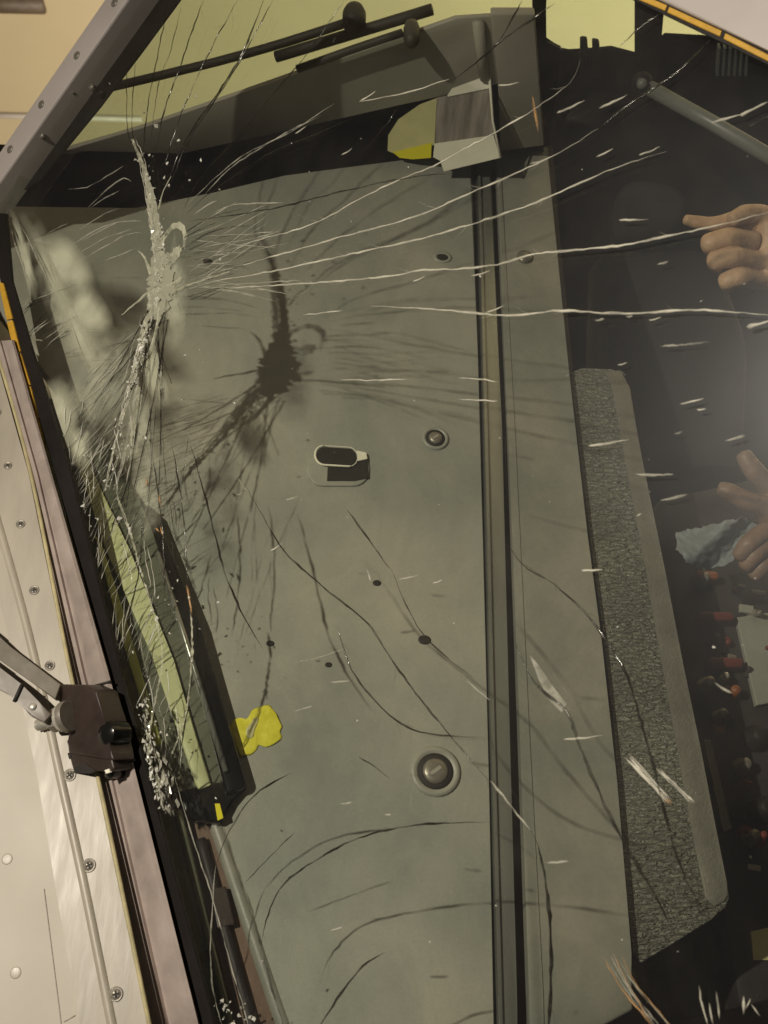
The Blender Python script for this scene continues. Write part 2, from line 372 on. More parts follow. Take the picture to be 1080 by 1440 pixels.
# retainer: a channel section, low lip then raised land
def loft(name, rows, m, parent):
    bm = bmesh.new(); R_ = [[bm.verts.new(q) for q in r] for r in rows]
    for a, b in zip(R_, R_[1:]):
        for i in range(len(a) - 1): bm.faces.new((a[i], a[i + 1], b[i + 1], b[i]))
    return autosmooth(link(name, bm, m, parent), 40)
def lerp2(a, b, t): return (a[0] + (b[0] - a[0]) * t, a[1] + (b[1] - a[1]) * t)
prof = [(0.0, -0.004), (0.02, 0.004), (0.10, 0.0065), (0.36, 0.0065), (0.42, 0.0035), (0.50, 0.0035), (0.56, 0.008), (0.88, 0.0085), (0.98, 0.006), (1.0, -0.006)]
rows = []
for t, h in prof:
    rows.append([onplane(*lerp2(a, b, t), GN, SA + GN * h) for a, b in zip(EDGE, RET)])
loft('glass_retainer', rows, 'lilac', fus)
# joint lines in the retainer at the wiper stop
for (x0, y0, x1, y1) in ((128, 966, 156, 958), (140, 1086, 189, 1069)):
    tube('joint', [W(x0, y0, 0.0088), W((x0 + x1) / 2, (y0 + y1) / 2, 0.0092), W(x1, y1, 0.0086)], 0.0010, 'gap', fus, 6)
# screws
def screw(c, n, r, parent, m='dull'):
    e = empty('screw', c); e.parent = parent; e.matrix_parent_inverse = parent.matrix_world.inverted()
    bm = bmesh.new()
    lathe_bm(bm, c, n, [(r * 1.25, -0.002), (r * 1.25, 0.0005), (r * 1.05, 0.0006), (r * 0.98, -0.0001), (r * 0.9, 0.0004), (r * 0.3, 0.0006)], 20)
    h = link('screw_head', bm, m, e, True)
    a = V3((1, 0, 0)); a = (a - n * a.dot(n)).normalized(); b = n.cross(a)
    th = random.uniform(0, 1.5); a, b = a * math.cos(th) + b * math.sin(th), b * math.cos(th) - a * math.sin(th)
    bm = bmesh.new(); box_bm(bm, c + n * 0.0006, a, b, n, r * 1.15, r * 0.34, 0.0008); box_bm(bm, c + n * 0.00062, b, a, n, r * 1.15, r * 0.34, 0.0008)
    link('cross_recess', bm, 'gap', e)
    return e
for (x, y, r) in ((125, 1217, .0042), (163, 1398, .0042), (70, 936, .0034), (48, 830, .0034), (29, 737, .0032), (11, 655, .003), (-4, 580, .003), (98, 1090, .004), (204, 1590, .004)):
    screw(S(x, y, 0.0002), SKN, r, fus, 'dull')
for (x, y) in ((10, 1208), (22, 1368)):
    lathe('flush_rivet', S(x, y, -0.0045), SKN, [(0.0042, -0.001), (0.0042, 0.0001), (0.0035, 0.0002), (0.001, 0.0003)], 'strip', fus)
tube('lap_joint', [S(x, y, -0.0043) for x, y in [(62, 1250), (86, 1440), (98, 1600)]], 0.0004, 'lilac', fus, 6, SKN)
tube('lap_joint', [S(90, 1437, -0.0043), S(106, 1428, -0.0043)], 0.0004, 'lilac', fus, 6, SKN)

# upright post on the far side of the windshield
post = empty('windshield_post', W(60, 140))
tag(post, 'slanting pale windshield post with a row of rivets, before the beige wall', 'window post')
a0, a1 = (246, -145), (-110, 372)     # outer edge
b0, b1 = (281, -145), (-105, 405)     # inner edge of the pale face
g0, g1 = (290, -145), (-100, 416)
prism('pale_face', [W(*a0, 0.012), W(*b0, 0.012), W(*b1, 0.012), W(*a1, 0.012)], GN, 0.03, 'post', post, 0.002)
prism('grey_flank', [W(*b0, 0.007), W(*g0, 0.002), W(*g1, 0.002), W(*b1, 0.007)], GN, 0.02, 'lilac', post, 0.001)
for (x, y) in ((161, 4), (108, 78), (58, 147), (14, 210)):
    lathe('rivet', W(x, y, 0.012), GN, [(0.0042, -0.002), (0.0042, 0.0003), (0.0034, 0.0009), (0.0015, 0.0012)], 'dull', post, 16)
for i, (x, y) in enumerate(((58, 190), (22, 238), (100, 128), (128, 122))):
    lathe('bolt', W(x, y, 0.004), GN, [(0.003, -0.004), (0.003, 0.0005), (0.0015, 0.001)], 'dull', post, 12)

# roof skin beyond the top edge of the glass
roof = empty('cockpit_roof', W(1040, 10))
tag(roof, 'lilac grey roof skin above the windshield, upper right', 'roof')
prism('roof_skin', [W(905, -12, 0.004), W(1100, 80, 0.004), W(1500, 280, 0.004), W(1700, -400, 0.03), W(1000, -420, 0.02)], GN, 0.02, 'post', roof, 0.002)

# ------------------------------------------------------------------ cockpit shell (keeps the inside dark)
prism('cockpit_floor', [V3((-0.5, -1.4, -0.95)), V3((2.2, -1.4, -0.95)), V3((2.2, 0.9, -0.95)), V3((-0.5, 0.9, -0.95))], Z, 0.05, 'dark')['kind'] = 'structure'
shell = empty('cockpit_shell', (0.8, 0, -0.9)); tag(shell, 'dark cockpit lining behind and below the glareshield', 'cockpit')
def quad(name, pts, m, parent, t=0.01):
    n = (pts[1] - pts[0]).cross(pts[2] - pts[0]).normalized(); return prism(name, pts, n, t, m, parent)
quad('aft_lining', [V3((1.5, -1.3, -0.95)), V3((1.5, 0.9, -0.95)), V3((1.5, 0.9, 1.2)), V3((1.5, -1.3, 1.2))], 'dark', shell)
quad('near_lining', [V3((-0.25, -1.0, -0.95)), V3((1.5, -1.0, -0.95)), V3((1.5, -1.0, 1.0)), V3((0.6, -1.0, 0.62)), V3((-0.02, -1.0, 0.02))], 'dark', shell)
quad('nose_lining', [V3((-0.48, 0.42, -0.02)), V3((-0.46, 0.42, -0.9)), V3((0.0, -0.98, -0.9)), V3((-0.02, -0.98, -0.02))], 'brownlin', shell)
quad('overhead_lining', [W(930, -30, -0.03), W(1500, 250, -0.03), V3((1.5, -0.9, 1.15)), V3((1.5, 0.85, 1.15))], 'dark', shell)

# ------------------------------------------------------------------ glareshield
gs = empty('glareshield', G(540, 720)); tag(gs, 'grey glareshield panel with fasteners, seam rail and grained pad under the glass', 'glareshield')
YF = G(400, 245).y
main = [(-90, 287), (60, 291), (190, 296), (300, 271), (400, 247), (560, 226), (664, 213), (672, 500), (680, 800), (688, 1120), (694, 1440), (698, 1640), (470, 1640), (432, 1530), (396, 1440), (345, 1290), (306, 1172), (303, 1160), (308, 1148), (345, 1110), (300, 990), (240, 790), (90, 560), (-60, 360)]
o = prism('main_panel', [G(x, y) for x, y in main], Z, 0.022, 'shield', gs, 0.006, 4); autosmooth(o, 30)
o = prism('seam', [G(x, y, -0.006) for x, y in ((655, 216), (700, 214), (735, 1640), (685, 1640))], Z, 0.02, 'gap', gs)
# rail between the panels, from raised edge bars
def bar(name, l, r, z, h, m, parent, bev=0.0015):
    pts = [G(x, y, z) for x, y in l] + [G(x, y, z) for x, y in r[::-1]]
    return autosmooth(prism(name, pts, Z, h, m, parent, bev, 2), 35)
bar('rail', [(672, 214), (681, 600), (692, 1000), (704, 1400), (711, 1640)], [(690, 212), (706, 600), (716, 1000), (727, 1400), (733, 1640)], 0.003, 0.012, 'rail', gs, 0.0025)
bar('rail_lip', [(672, 214), (681, 600), (690, 1000), (701, 1400), (708, 1640)], [(676, 214), (686, 600), (695, 1000), (706, 1400), (713, 1640)], 0.006, 0.012, 'rail', gs, 0.001)
bar('edge_ridge', [(697, 212), (714, 600), (730, 1000), (744, 1400), (750, 1640)], [(705, 211), (724, 600), (743, 1000), (764, 1400), (772, 1640)], 0.0020, 0.012, 'shield2', gs, 0.0019)
P2R = [(772, 205), (782, 340), (800, 520), (826, 750), (846, 900), (868, 1100), (888, 1340), (892, 1420)]
pts = [G(x, y, 0.001) for x, y in [(699, 211), (717, 600), (734, 1000), (752, 1400), (760, 1480), (800, 1470)]] + [G(x, y, 0.001) for x, y in P2R[::-1]]
autosmooth(prism('edge_panel', pts, Z, 0.018, 'shield2', gs, 0.003, 3), 30)
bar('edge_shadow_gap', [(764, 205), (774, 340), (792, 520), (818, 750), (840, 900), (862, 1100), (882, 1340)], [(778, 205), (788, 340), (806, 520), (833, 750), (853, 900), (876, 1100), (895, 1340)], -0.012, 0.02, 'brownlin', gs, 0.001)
# grained pad: cushion with a bound edge
PL = [(801, 524), (816, 640), (833, 780), (847, 880), (862, 1010), (872, 1130), (880, 1240), (890, 1342)]
PR = [(872, 520), (886, 545), (902, 640), (935, 800), (962, 940), (985, 1050), (1004, 1150), (1022, 1240)]
PR2 = [(850, 523), (862, 545), (878, 640), (908, 800), (932, 940), (952, 1050), (972, 1160), (992, 1262)]
pad = empty('armrest', G(900, 950)); bpy.data.objects.remove(pad)
zp = -0.010
cush = PL + [(902, 1354), (940, 1330), (1000, 1293), (1020, 1276), (1026, 1262)] + PR[::-1] + [(880, 526), (860, 519), (820, 517)]
o = prism('grained_pad', [G(x, y, zp) for x, y in cush], Z, 0.03, 'pad', gs, 0.007, 4); autosmooth(o, 40)
bind = PR2 + [(1005, 1275), (1019, 1268), (1025, 1258)] + PR[::-1]
o = prism('pad_binding', [G(x, y, zp + 0.0012) for x, y in bind], Z, 0.012, 'padedge', gs, 0.0012, 3); autosmooth(o, 40)

tube('rolled_edge', [G(x, y, -0.0048) for x, y in spline([(304, 1160), (311, 1180), (348, 1290), (399, 1440), (436, 1530), (474, 1640)], 20)], 0.0062, 'shield2', gs, 14, Z)
# fasteners on the glareshield
def fastener(x, y, r, deep):
    c = G(x, y, 0.0); e = empty('fastener', c); e.parent = gs; e.matrix_parent_inverse = gs.matrix_world.inverted()
    lathe('washer_ring', c, Z, [(r, -0.002), (r, 0.0012), (r * 0.9, 0.0026), (r * 0.78, 0.0026), (r * 0.70, 0.0006), (r * 0.66, 0.0003)], 'shield', e)
    lathe('dark_cup', c + Z * 0.0002, Z, [(r * 0.72, -0.001), (r * 0.72, 0.0010), (r * 0.5, 0.0011)], 'gap', e)
    lathe('screw_head', c, Z, [(r * 0.50, 0.0), (r * 0.50, 0.0022), (r * 0.42, 0.0036), (r * 0.20, 0.0040)], 'dull', e)
    bm = bmesh.new(); box_bm(bm, c + Z * 0.0040, V3((0.8, 0.6, 0)), V3((-0.6, 0.8, 0)), Z, r * 0.5, r * 0.14, 0.0010)
    link('slot', bm, 'steel', e)
fastener(612, 617, 0.0135, 1); fastener(612, 1085, 0.0215, 1)
c = G(622, 362); e = empty('small_fastener', c); e.parent = gs; e.matrix_parent_inverse = gs.matrix_world.inverted()
lathe('ring', c, Z, [(0.008, -0.001), (0.008, 0.0008), (0.006, 0.0014), (0.0045, 0.0002)], 'shield', e, 20, 1.3)
lathe('slot', c, Z, [(0.0045, 0.0), (0.0045, 0.0006), (0.003, 0.0007)], 'gap', e, 16, 1.5)
lathe('screw_head', G(738, 362, 0.001), Z, [(0.009, -0.001), (0.009, 0.0015), (0.005, 0.0035), (0.002, 0.004)], 'dull', gs)
for (x, y, r) in ((380, 905, .0028), (597, 900, .0045), (462, 935, .0024), (530, 820, .003), (292, 368, .004)):
    lathe('plugged_hole', G(x, y), Z, [(r, -0.001), (r, 0.0004), (r * 0.6, 0.0005)], 'gap', gs, 14, 1.3)

# latch opening
def stadium(x0, x1, y0, y1, sk=0.0, n=10):
    ry = (y1 - y0) / 2; rx = ry * 0.95; cy = (y0 + y1) / 2; out = []
    for i in range(n + 1):
        t = math.pi / 2 + math.pi * i / n; out.append((x0 + rx + rx * math.cos(t), cy - ry * math.sin(t)))
    for i in range(n + 1):
        t = -math.pi / 2 + math.pi * i / n; out.append((x1 - rx + rx * math.cos(t), cy - ry * math.sin(t)))
    return [(x, y + sk * (x - x0)) for x, y in out]
latch = empty('latch', G(475, 655)); latch.parent = gs; latch.matrix_parent_inverse = gs.matrix_world.inverted()
prism('bezel', [G(x, y, 0.0022) for x, y in stadium(432, 520, 636, 683)], Z, 0.003, 'shield', latch, 0.001)
prism('slot', [G(x, y, 0.0030) for x, y in [(461, 652), (517, 640), (518, 672), (500, 676), (460, 676)]], Z, 0.002, 'gap', latch)
bm = bmesh.new()
pts = [G(x, y, 0.0042) for x, y in stadium(443, 503, 626, 653, 0.06)]
tube_bm(bm, [q for q in pts[4:]] + [pts[0], pts[1]], 0.0005, 6, Z); link('rim', bm, 'paper', latch, True)
tube('rim', [G(x, y, 0.0042) for x, y in stadium(443, 503, 626, 653, 0.06)[:13]], 0.0011, 'paper', latch, 6, Z)
prism('cover', [G(x, y, 0.0040) for x, y in stadium(445, 501, 628, 651, 0.06)], Z, 0.002, 'gap', latch)
prism('tab', [G(x, y, 0.0044) for x, y in ((501, 633), (515, 636), (517, 645), (503, 648))], Z, 0.002, 'paper', latch, 0.0006)

# ------------------------------------------------------------------ frame lining with primer ribs, left under the glass
tr = empty('frame_lining', G(240, 950)); tag(tr, 'dark lining strip with pale green ribs beside the sill', 'lining')
ZT = 0.008
def tp(l, z=ZT): return [G(x, y, z) for x, y in l]
prism('lining_panel', tp([(40, 560), (110, 560), (205, 720), (268, 900), (330, 1096), (250, 1116), (200, 1095), (120, 850)]), Z, 0.004, 'trim', tr, 0.001)
autosmooth(prism('black_edge', tp([(196, 700), (222, 724), (282, 880), (347, 1100), (343, 1108), (318, 1118), (262, 900), (214, 745)], ZT + 0.006), Z, 0.012, 'gloss', tr, 0.003, 3), 35)
autosmooth(prism('end_cap', tp([(250, 1112), (300, 1100), (346, 1098), (347, 1106), (320, 1126), (310, 1158), (262, 1150)], ZT + 0.002), Z, 0.012, 'gloss', tr, 0.002, 2), 35)
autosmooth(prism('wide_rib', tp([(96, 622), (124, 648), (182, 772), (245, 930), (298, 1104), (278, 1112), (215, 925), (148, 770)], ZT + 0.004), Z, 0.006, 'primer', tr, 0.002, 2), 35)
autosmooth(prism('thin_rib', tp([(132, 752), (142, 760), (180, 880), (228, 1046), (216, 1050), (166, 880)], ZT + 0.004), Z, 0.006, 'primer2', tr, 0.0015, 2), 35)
tube('channel', [G(x, y, ZT + 0.007) for x, y in ((222, 778), (258, 890), (318, 1085))], 0.0025, 'rail', tr, 8, Z)
prism('yellow_tab', tp([(302, 1130), (309, 1130), (314, 1150), (306, 1154)], ZT + 0.004), Z, 0.003, 'folder2', tr)
prism('lower_well', [G(x, y, -0.004) for x, y in ((190, 1080), (330, 1080), (450, 1640), (300, 1640))], Z, 0.01, 'wellbrown', tr)
prism('inner_frame', [G(x, y, 0.006) for x, y in ((214, 1122), (252, 1122), (300, 1330), (352, 1560), (368, 1640), (330, 1640), (280, 1430))], Z, 0.01, 'trim', tr, 0.002)
tube('frame_bead', [G(x, y, 0.007) for x, y in spline([(250, 1140), (286, 1290), (322, 1440), (362, 1620)], 40)], 0.0035, 'trim', tr, 8, Z)
prism('bracket', [G(x, y, 0.004) for x, y in ((296, 1250), (318, 1246), (330, 1300), (306, 1306))], Z, 0.008, 'brown', tr, 0.001)
tube('well_cable', [G(x, y, 0.0) for x, y in spline([(282, 1180), (312, 1290), (348, 1420), (386, 1560)], 25)], 0.004, 'console', tr, 10, Z)
tube('well_cable', [G(x, y, -0.02) for x, y in spline([(240, 1200), (268, 1320), (292, 1430), (330, 1600)], 25)], 0.005, 'brown', tr, 10, Z)

# ------------------------------------------------------------------ side panel and window region at the far end
side = empty('side_panel', VP(400, 200, YF + 0.02)); tag(side, 'grey side panel at the far end of the glareshield with black gap below', 'panel')
y1 = YF + 0.070; y2 = YF + 0.095
prism('black_gap', [VP(x, y, y1) for x, y in ((-150, 205), (100, 216), (300, 190), (560, 140), (760, 110), (765, 226), (664, 232), (400, 262), (190, 312), (-150, 306))], -Y, 0.01, 'black', side)
o = prism('grey_face', [VP(x, y, y1 - 0.012) for x, y in ((86, 212), (200, 180), (420, 103), (640, 26), (700, 22), (705, 118), (560, 148), (420, 180), (255, 217))], -Y, 0.006, 'band', side, 0.0015, 3); autosmooth(o)
o = prism('window_post', [VP(x, y, y1 - 0.016) for x, y in ((690, 20), (752, 20), (766, 205), (704, 214), (700, 110))], -Y, 0.012, 'band', side, 0.002, 3); autosmooth(o)
tube('post_ridge', [VP(672, 30, y1 - 0.014), VP(682, 110, y1 - 0.014)], 0.006, 'band', side, 8, Y)
prism('outer_sill', [VP(x, y, y2) for x, y in ((60, 238), (250, 180), (640, 50), (752, 60), (752, 330), (60, 330))], -Y, 0.003, 'dark', side)

# slim black rods in front of the side window
def rod(label, pts, r, knob=None, yy=None):
    yy = yy or (YF + 0.02)
    e = empty('window_rod', VP(*pts[0], yy)); tag(e, label, 'rod')
    tube('rod', [VP(x, y, yy) for x, y in spline(pts, 60)], r, 'rodgrey', e, 10, Y)
    if knob:
        x, y, kr = knob
        lathe('knob', VP(x, y, yy - 0.006), -Y, [(kr * 0.8, -0.02), (kr, -0.012), (kr, 0.004), (kr * 0.7, 0.01), (kr * 0.2, 0.012)], 'rodgrey', e, 18)
    return e
YW = YF + 0.12
rod('thick black rod leaning across the pale side window, upper right one', [(388, 80), (500, 46), (608, 13)], 0.0062, None, YW)
rod('black rod with round end knob against the grey side panel', [(418, 97), (500, 68), (566, 46)], 0.0042, (579, 52, 0.0085), YF + 0.046)
rod('long thin black rod with a knob crossing the pale window from the left', [(150, 124), (300, 88), (400, 60), (490, 31)], 0.0050, (498, 30, 0.013), YW + 0.01)

sw_ = prism('side_window', [VP(x, y, YF + 0.26) for x, y in ((60, 240), (140, 132), (330, -140), (1150, -140), (1150, 330), (60, 330))], -Y, 0.006, 'pane')
tag(sw_, 'green tinted side window pane behind the black rods', 'window')
# far right window posts and clutter
fw = empty('far_window_frame', VP(860, 120, YF + 0.2)); tag(fw, 'black frame of the far cockpit window at upper right', 'window frame')
yb = YF + 0.20
for pts in (((893, -30), (938, -30), (930, 60), (925, 130), (893, 130)), ((816, 56), (826, 56), (830, 110), (816, 110)), ((833, 58), (843, 60), (846, 110), (834, 110))):
    prism('upright', [VP(x, y, yb) for x, y in pts], -Y, 0.008, 'black', fw, 0.002)
prism('lower_rail', [VP(x, y, yb + 0.02) for x, y in ((752, 62), (800, 74), (860, 66), (900, 80), (935, 48), (1150, 60), (1150, 1000), (752, 1000))], -Y, 0.004, 'dark', fw, 0.002)
prism('door_jamb', [VP(x, y, yb - 0.02) for x, y in ((748, -40), (770, -40), (766, 60), (790, 70), (770, 220), (752, 200))], -Y, 0.008, 'black', fw, 0.002)
for k in range(6):
    x = 1010 + k * 8
    prism('grille_slat', [VP(x, 68, yb - 0.02), VP(x + 4, 68, yb - 0.02), VP(x + 1, 108, yb - 0.02), VP(x - 3, 108, yb - 0.02)], -Y, 0.01, 'tube', fw, 0.0008)
# grab handle
gh = empty('grab_handle', D(905, 118, 1.25)); tag(gh, 'grey round grab handle slanting down to the right edge', 'handle')
tube('grip', [D(910, 122, 1.25), D(1000, 172, 1.22), D(1180, 278, 1.17)], 0.0085, 'tube', gh, 16)
lathe('pivot', D(903, 116, 1.25), (CAM - D(903, 116, 1.25)).normalized(), [(0.012, -0.02), (0.012, 0.003), (0.008, 0.008), (0.003, 0.009)], 'black', gh, 20)
lathe('pivot_cap', D(903, 118, 1.236), (CAM - D(903, 116, 1.25)).normalized(), [(0.006, -0.01), (0.006, 0.003), (0.002, 0.005)], 'tube', gh, 14)
# pilot seat far below
st = empty('pilot_seat', D(900, 400, 1.5)); tag(st, 'dark pilot seat with headrest in the gloom past the glareshield', 'seat')
n = -DIR
def dpoly(l, d): return [CAM + ray(x, y) * d for x, y in l]
autosmooth(prism('headrest', dpoly([(868, 268), (890, 250), (950, 258), (968, 275), (962, 310), (940, 335), (870, 335)], 1.42), n, 0.07, 'seat', st, 0.02, 4), 50)
autosmooth(prism('backrest', dpoly([(840, 345), (1010, 345), (1060, 480), (1050, 700), (830, 700)], 1.46), n, 0.09, 'seat', st, 0.03, 4), 50)
autosmooth(prism('shoulder_pad', dpoly([(795, 96), (850, 86), (870, 140), (840, 190), (785, 170)], 1.40), n, 0.05, 'black', st, 0.015, 4), 50)

# centre console with switches
cs = empty('centre_console', G(1050, 950, -0.15)); tag(cs, 'dark centre console with red switch guards and knobs, lower right', 'console')
ZC = -0.12
autosmooth(prism('console_body', [G(x, y, ZC) for x, y in ((925, 700), (1200, 640), (1350, 1340), (1040, 1420))], Z, 0.25, 'console', cs, 0.008, 2), 35)
prism('grey_plate', [G(x, y, ZC + 0.006) for x, y in ((1036, 868), (1090, 860), (1100, 985), (1064, 992))], Z, 0.008, 'shield', cs, 0.001)
for pts, m in (([(985, 858), (1030, 860), (1034, 872), (986, 872)], 'red'), ([(998, 922), (1046, 924), (1046, 938), (1000, 938)], 'red'), ([(980, 800), (1010, 803), (1012, 814), (982, 812)], 'orange')):
    autosmooth(prism('switch_guard', [G(x, y, ZC + 0.018) for x, y in pts], Z, 0.02, m, cs, 0.003, 2), 35)
for i, (x, y, r, m) in enumerate(((990, 966, .008, 'dull'), (1026, 978, .007, 'orange'), (1008, 1010, .007, 'dull'), (984, 820, .007, 'dull'), (1000, 905, .006, 'black'), (1060, 1040, .012, 'black'), (1040, 1080, .008, 'dull'), (1070, 1140, .012, 'black'), (1012, 958, .005, 'steel'), (1052, 1180, .008, 'dull'))):
    lathe('knob', G(x, y, ZC), Z, [(r * 1.1, 0), (r * 1.1, 0.006), (r * 0.8, 0.008), (r * 0.72, 0.018), (r * 0.4, 0.02)], m, cs, 18)
prism('edge_strip', [G(x, y, ZC + 0.004) for x, y in ((990, 1040), (1000, 1040), (1030, 1165), (1018, 1170))], Z, 0.006, 'dull', cs, 0.001)
rc = random.Random(77)
for k in range(16):
    x, y = rc.uniform(960, 1075), rc.uniform(830, 1190)
    if x < 930 + (y - 700) * 0.16 + 22: continue
    t_ = V3((rc.uniform(-.4, .4), rc.uniform(-.4, .4), 1)).normalized(); b_ = G(x, y, ZC); h_ = rc.uniform(.008, .024); r_ = rc.uniform(.0018, .005)
    lathe('toggle', b_, t_, [(r_ * 1.8, 0), (r_ * 1.8, 0.002), (r_, 0.003), (r_ * 0.8, h_), (r_ * 0.4, h_ + 0.001)], rc.choice(('dull', 'black', 'black', 'red', 'console', 'brown')), cs, 12)
for k in range(12):
    x, y = rc.uniform(965, 1060), rc.uniform(780, 1250); 
    if x < 930 + (y - 700) * 0.16 + 22: continue
    w_, h_ = rc.uniform(8, 22), rc.uniform(4, 12)
    prism('switch_plate', [G(x + a_ * w_, y + b_ * h_ + a_ * 3, ZC + 0.004 + k * 0.0006) for a_, b_ in ((0, 0), (1, 0), (1, 1), (0, 1))], Z, 0.004, rc.choice(('shield', 'dull', 'black', 'orange', 'console')), cs, 0.0006)
prism('pale_label', [G(x, y, ZC + 0.003) for x, y in ((1056, 1310), (1100, 1300), (1110, 1350), (1060, 1350))], Z, 0.004, 'folder', cs)

# ------------------------------------------------------------------ card, folder, tag
cd_ = empty('paper_card', VP(660, 180, YF)); tag(cd_, 'white folded card with grey print standing at the end of the seam rail', 'card')
yc = YF - 0.012
CN = V3((-0.30, -0.80, 0.50)).normalized(); CP = G(660, 238, 0.004) + V3((0, -0.03, 0.004))
def CPL(x, y, o): return onplane(x, y, CN, CP + CN * (YF - 0.010 - o))
prism('top_flap', [CPL(x, y, yc) for x, y in ((629, 134), (640, 118), (668, 104), (686, 99), (689, 124), (630, 136))], CN, 0.0008, 'paper', cd_)
prism('print', [CPL(x, y, yc + 0.0015) for x, y in ((614, 137), (689, 124), (695, 192), (612, 204))], CN, 0.0008, 'print', cd_)
prism('bottom_flap', [CPL(x, y, yc - 0.0015) for x, y in ((611, 202), (694, 190), (703, 222), (624, 241), (619, 226), (609, 221))], CN, 0.0008, 'paper', cd_)
tube('clear_edge', [CPL(x, y, yc - 0.002) for x, y in ((688, 104), (693, 170), (704, 222))], 0.0014, 'paper', cd_, 6, Y)
fo = empty('yellow_folder', G(580, 215)); tag(fo, 'translucent yellow film folder with bright lower edge left of the white card', 'folder')
prism('film', [CPL(x, y, yc + 0.004) for x, y in ((545, 212), (546, 190), (560, 168), (590, 147), (614, 138), (611, 204), (552, 215))], CN, 0.0008, 'folder', fo)
prism('bright_edge', [CPL(x, y, yc + 0.003) for x, y in ((552, 214), (578, 208), (607, 201), (606, 222), (580, 224), (562, 222))], CN, 0.0008, 'folder2', fo)
yt = empty('yellow_tag', G(360, 1030)); tag(yt, 'crumpled bright yellow tag on the glareshield beside the black edge', 'tag')
def lump(name, outline, z, t, m, parent, seed):
    rs = random.Random(seed); bm = bmesh.new()
    c = V3((0, 0, 0)); P = [G(x, y, z) for x, y in outline]
    for q in P: c += q / len(P)
    rings = []
    for k, (s, h) in enumerate(((1.0, 0.0005), (1.02, t * 0.5), (0.85, t * 0.9), (0.5, t), (0.2, t * 0.92))):
        rings.append([bm.verts.new(c + (q - c) * (s * rs.uniform(0.88, 1.10)) + Z * (h * rs.uniform(0.75, 1.1))) for q in P])
    for a, b in zip(rings, rings[1:]):
        for i in range(len(P)): bm.faces.new((a[i], a[(i + 1) % len(P)], b[(i + 1) % len(P)], b[i]))
    bm.faces.new(rings[0][::-1]); bm.faces.new(rings[-1])
    o = link(name, bm, m, parent, True); sm = o.modifiers.new('s', 'SUBSURF'); sm.levels = 1; sm.render_levels = 1; return o
def ragged(cx, cy, rx, ry, rot, seed, n=22):
    r_ = random.Random(seed); return [(cx + rx * (1 + r_.uniform(-.16, .12)) * math.cos(6.283 * i / n) * math.cos(rot) - ry * (1 + r_.uniform(-.16, .12)) * math.sin(6.283 * i / n) * math.sin(rot), cy + rx * math.cos(6.283 * i / n) * math.sin(rot) + ry * (1 + r_.uniform(-.16, .12)) * math.sin(6.283 * i / n) * math.cos(rot)) for i in range(n)]
def fray(pl, seed):
    r_ = random.Random(seed); out = []
    for k in range(len(pl)):
        (x0, y0), (x1, y1) = pl[k], pl[(k + 1) % len(pl)]
        for t in (0, .33, .66): out.append((x0 + (x1 - x0) * t + r_.uniform(-2, 2), y0 + (y1 - y0) * t + r_.uniform(-2, 2)))
    return out
lump('tag_sheet', fray([(323, 1022), (333, 1008), (346, 1012), (353, 999), (374, 992), (387, 998), (398, 1024), (394, 1042), (380, 1050), (362, 1048), (356, 1060), (340, 1066), (330, 1052)], 3), 0, 0.0016, 'yellow', yt, 3)
lump('fold', fray([(346, 1022), (358, 1008), (364, 1012), (358, 1034), (350, 1042)], 5), 0.0012, 0.0010, 'folder', yt, 5)

# ------------------------------------------------------------------ windshield
ws = empty('windshield', SA); tag(ws, 'large shattered windshield pane with white crushed crack and curved fracture lines', 'windshield')
GLP = [(20, 478), (75, 665), (152, 940), (190, 1080), (278, 1430), (330, 1640), (1400, 1640), (1400, 235), (1085, 84), (1017, 50), (937, 14), (890, -10), (700, -60), (296, -145), (-30, 330), (-18, 400)]
prism('glass_pane', [W(x, y, -0.001) for x, y in GLP], GN, 0.012, 'glass', ws)
prism('black_border', [W(x, y, -0.014) for x, y in ((350, -145), (252, 0), (205, 64), (196, 76), (140, 150), (90, 211), (58, 250), (20, 276), (4, 300), (-60, 330), (0, 240), (296, -145))], GN, 0.002, 'frit', ws)
SEALO = [(-12, 300), (0, 392), (24, 478), (75, 660), (152, 940), (188, 1080), (278, 1430), (330, 1640)]
SEALI = [(8, 300), (16, 395), (44, 490), (98, 664), (170, 950), (207, 1090), (298, 1430), (350, 1640)]
prism('black_seal', [W(x, y, 0.0002) for x, y in SEALO] + [W(x, y, 0.0002) for x, y in SEALI[::-1]], GN, 0.003, 'black', ws)
def strip(l, r): return prism('heater_strip', [W(x, y, 0.002) for x, y in l] + [W(x, y, 0.002) for x, y in r[::-1]], GN, 0.002, 'amber', ws, 0.0005)
ed = [(-3, 396, 4, 398), (9, 452, 17, 450), (20, 498, 28, 496), (33, 545, 42, 543), (44, 592, 53, 590), (56, 655, 67, 657)]
for a, b in zip(ed, ed[1:]):
    strip([(a[0], a[1]), (b[0], b[1] - 2)], [(a[2], a[3]), (b[2], b[3] - 2)])
for x0, y0, x1, y1 in ((893, -3, 935, 15), (938, 17, 1012, 51), (1017, 54, 1100, 96)):
    strip([(x0, y0), (x1, y1)], [(x0 + 3, y0 - 8), (x1 + 3, y1 - 8)])
prism('black_seal', [W(x, y, 0.001) for x, y in ((880, -6), (1100, 100), (1104, 86), (886, -20))], GN, 0.002, 'black', ws)

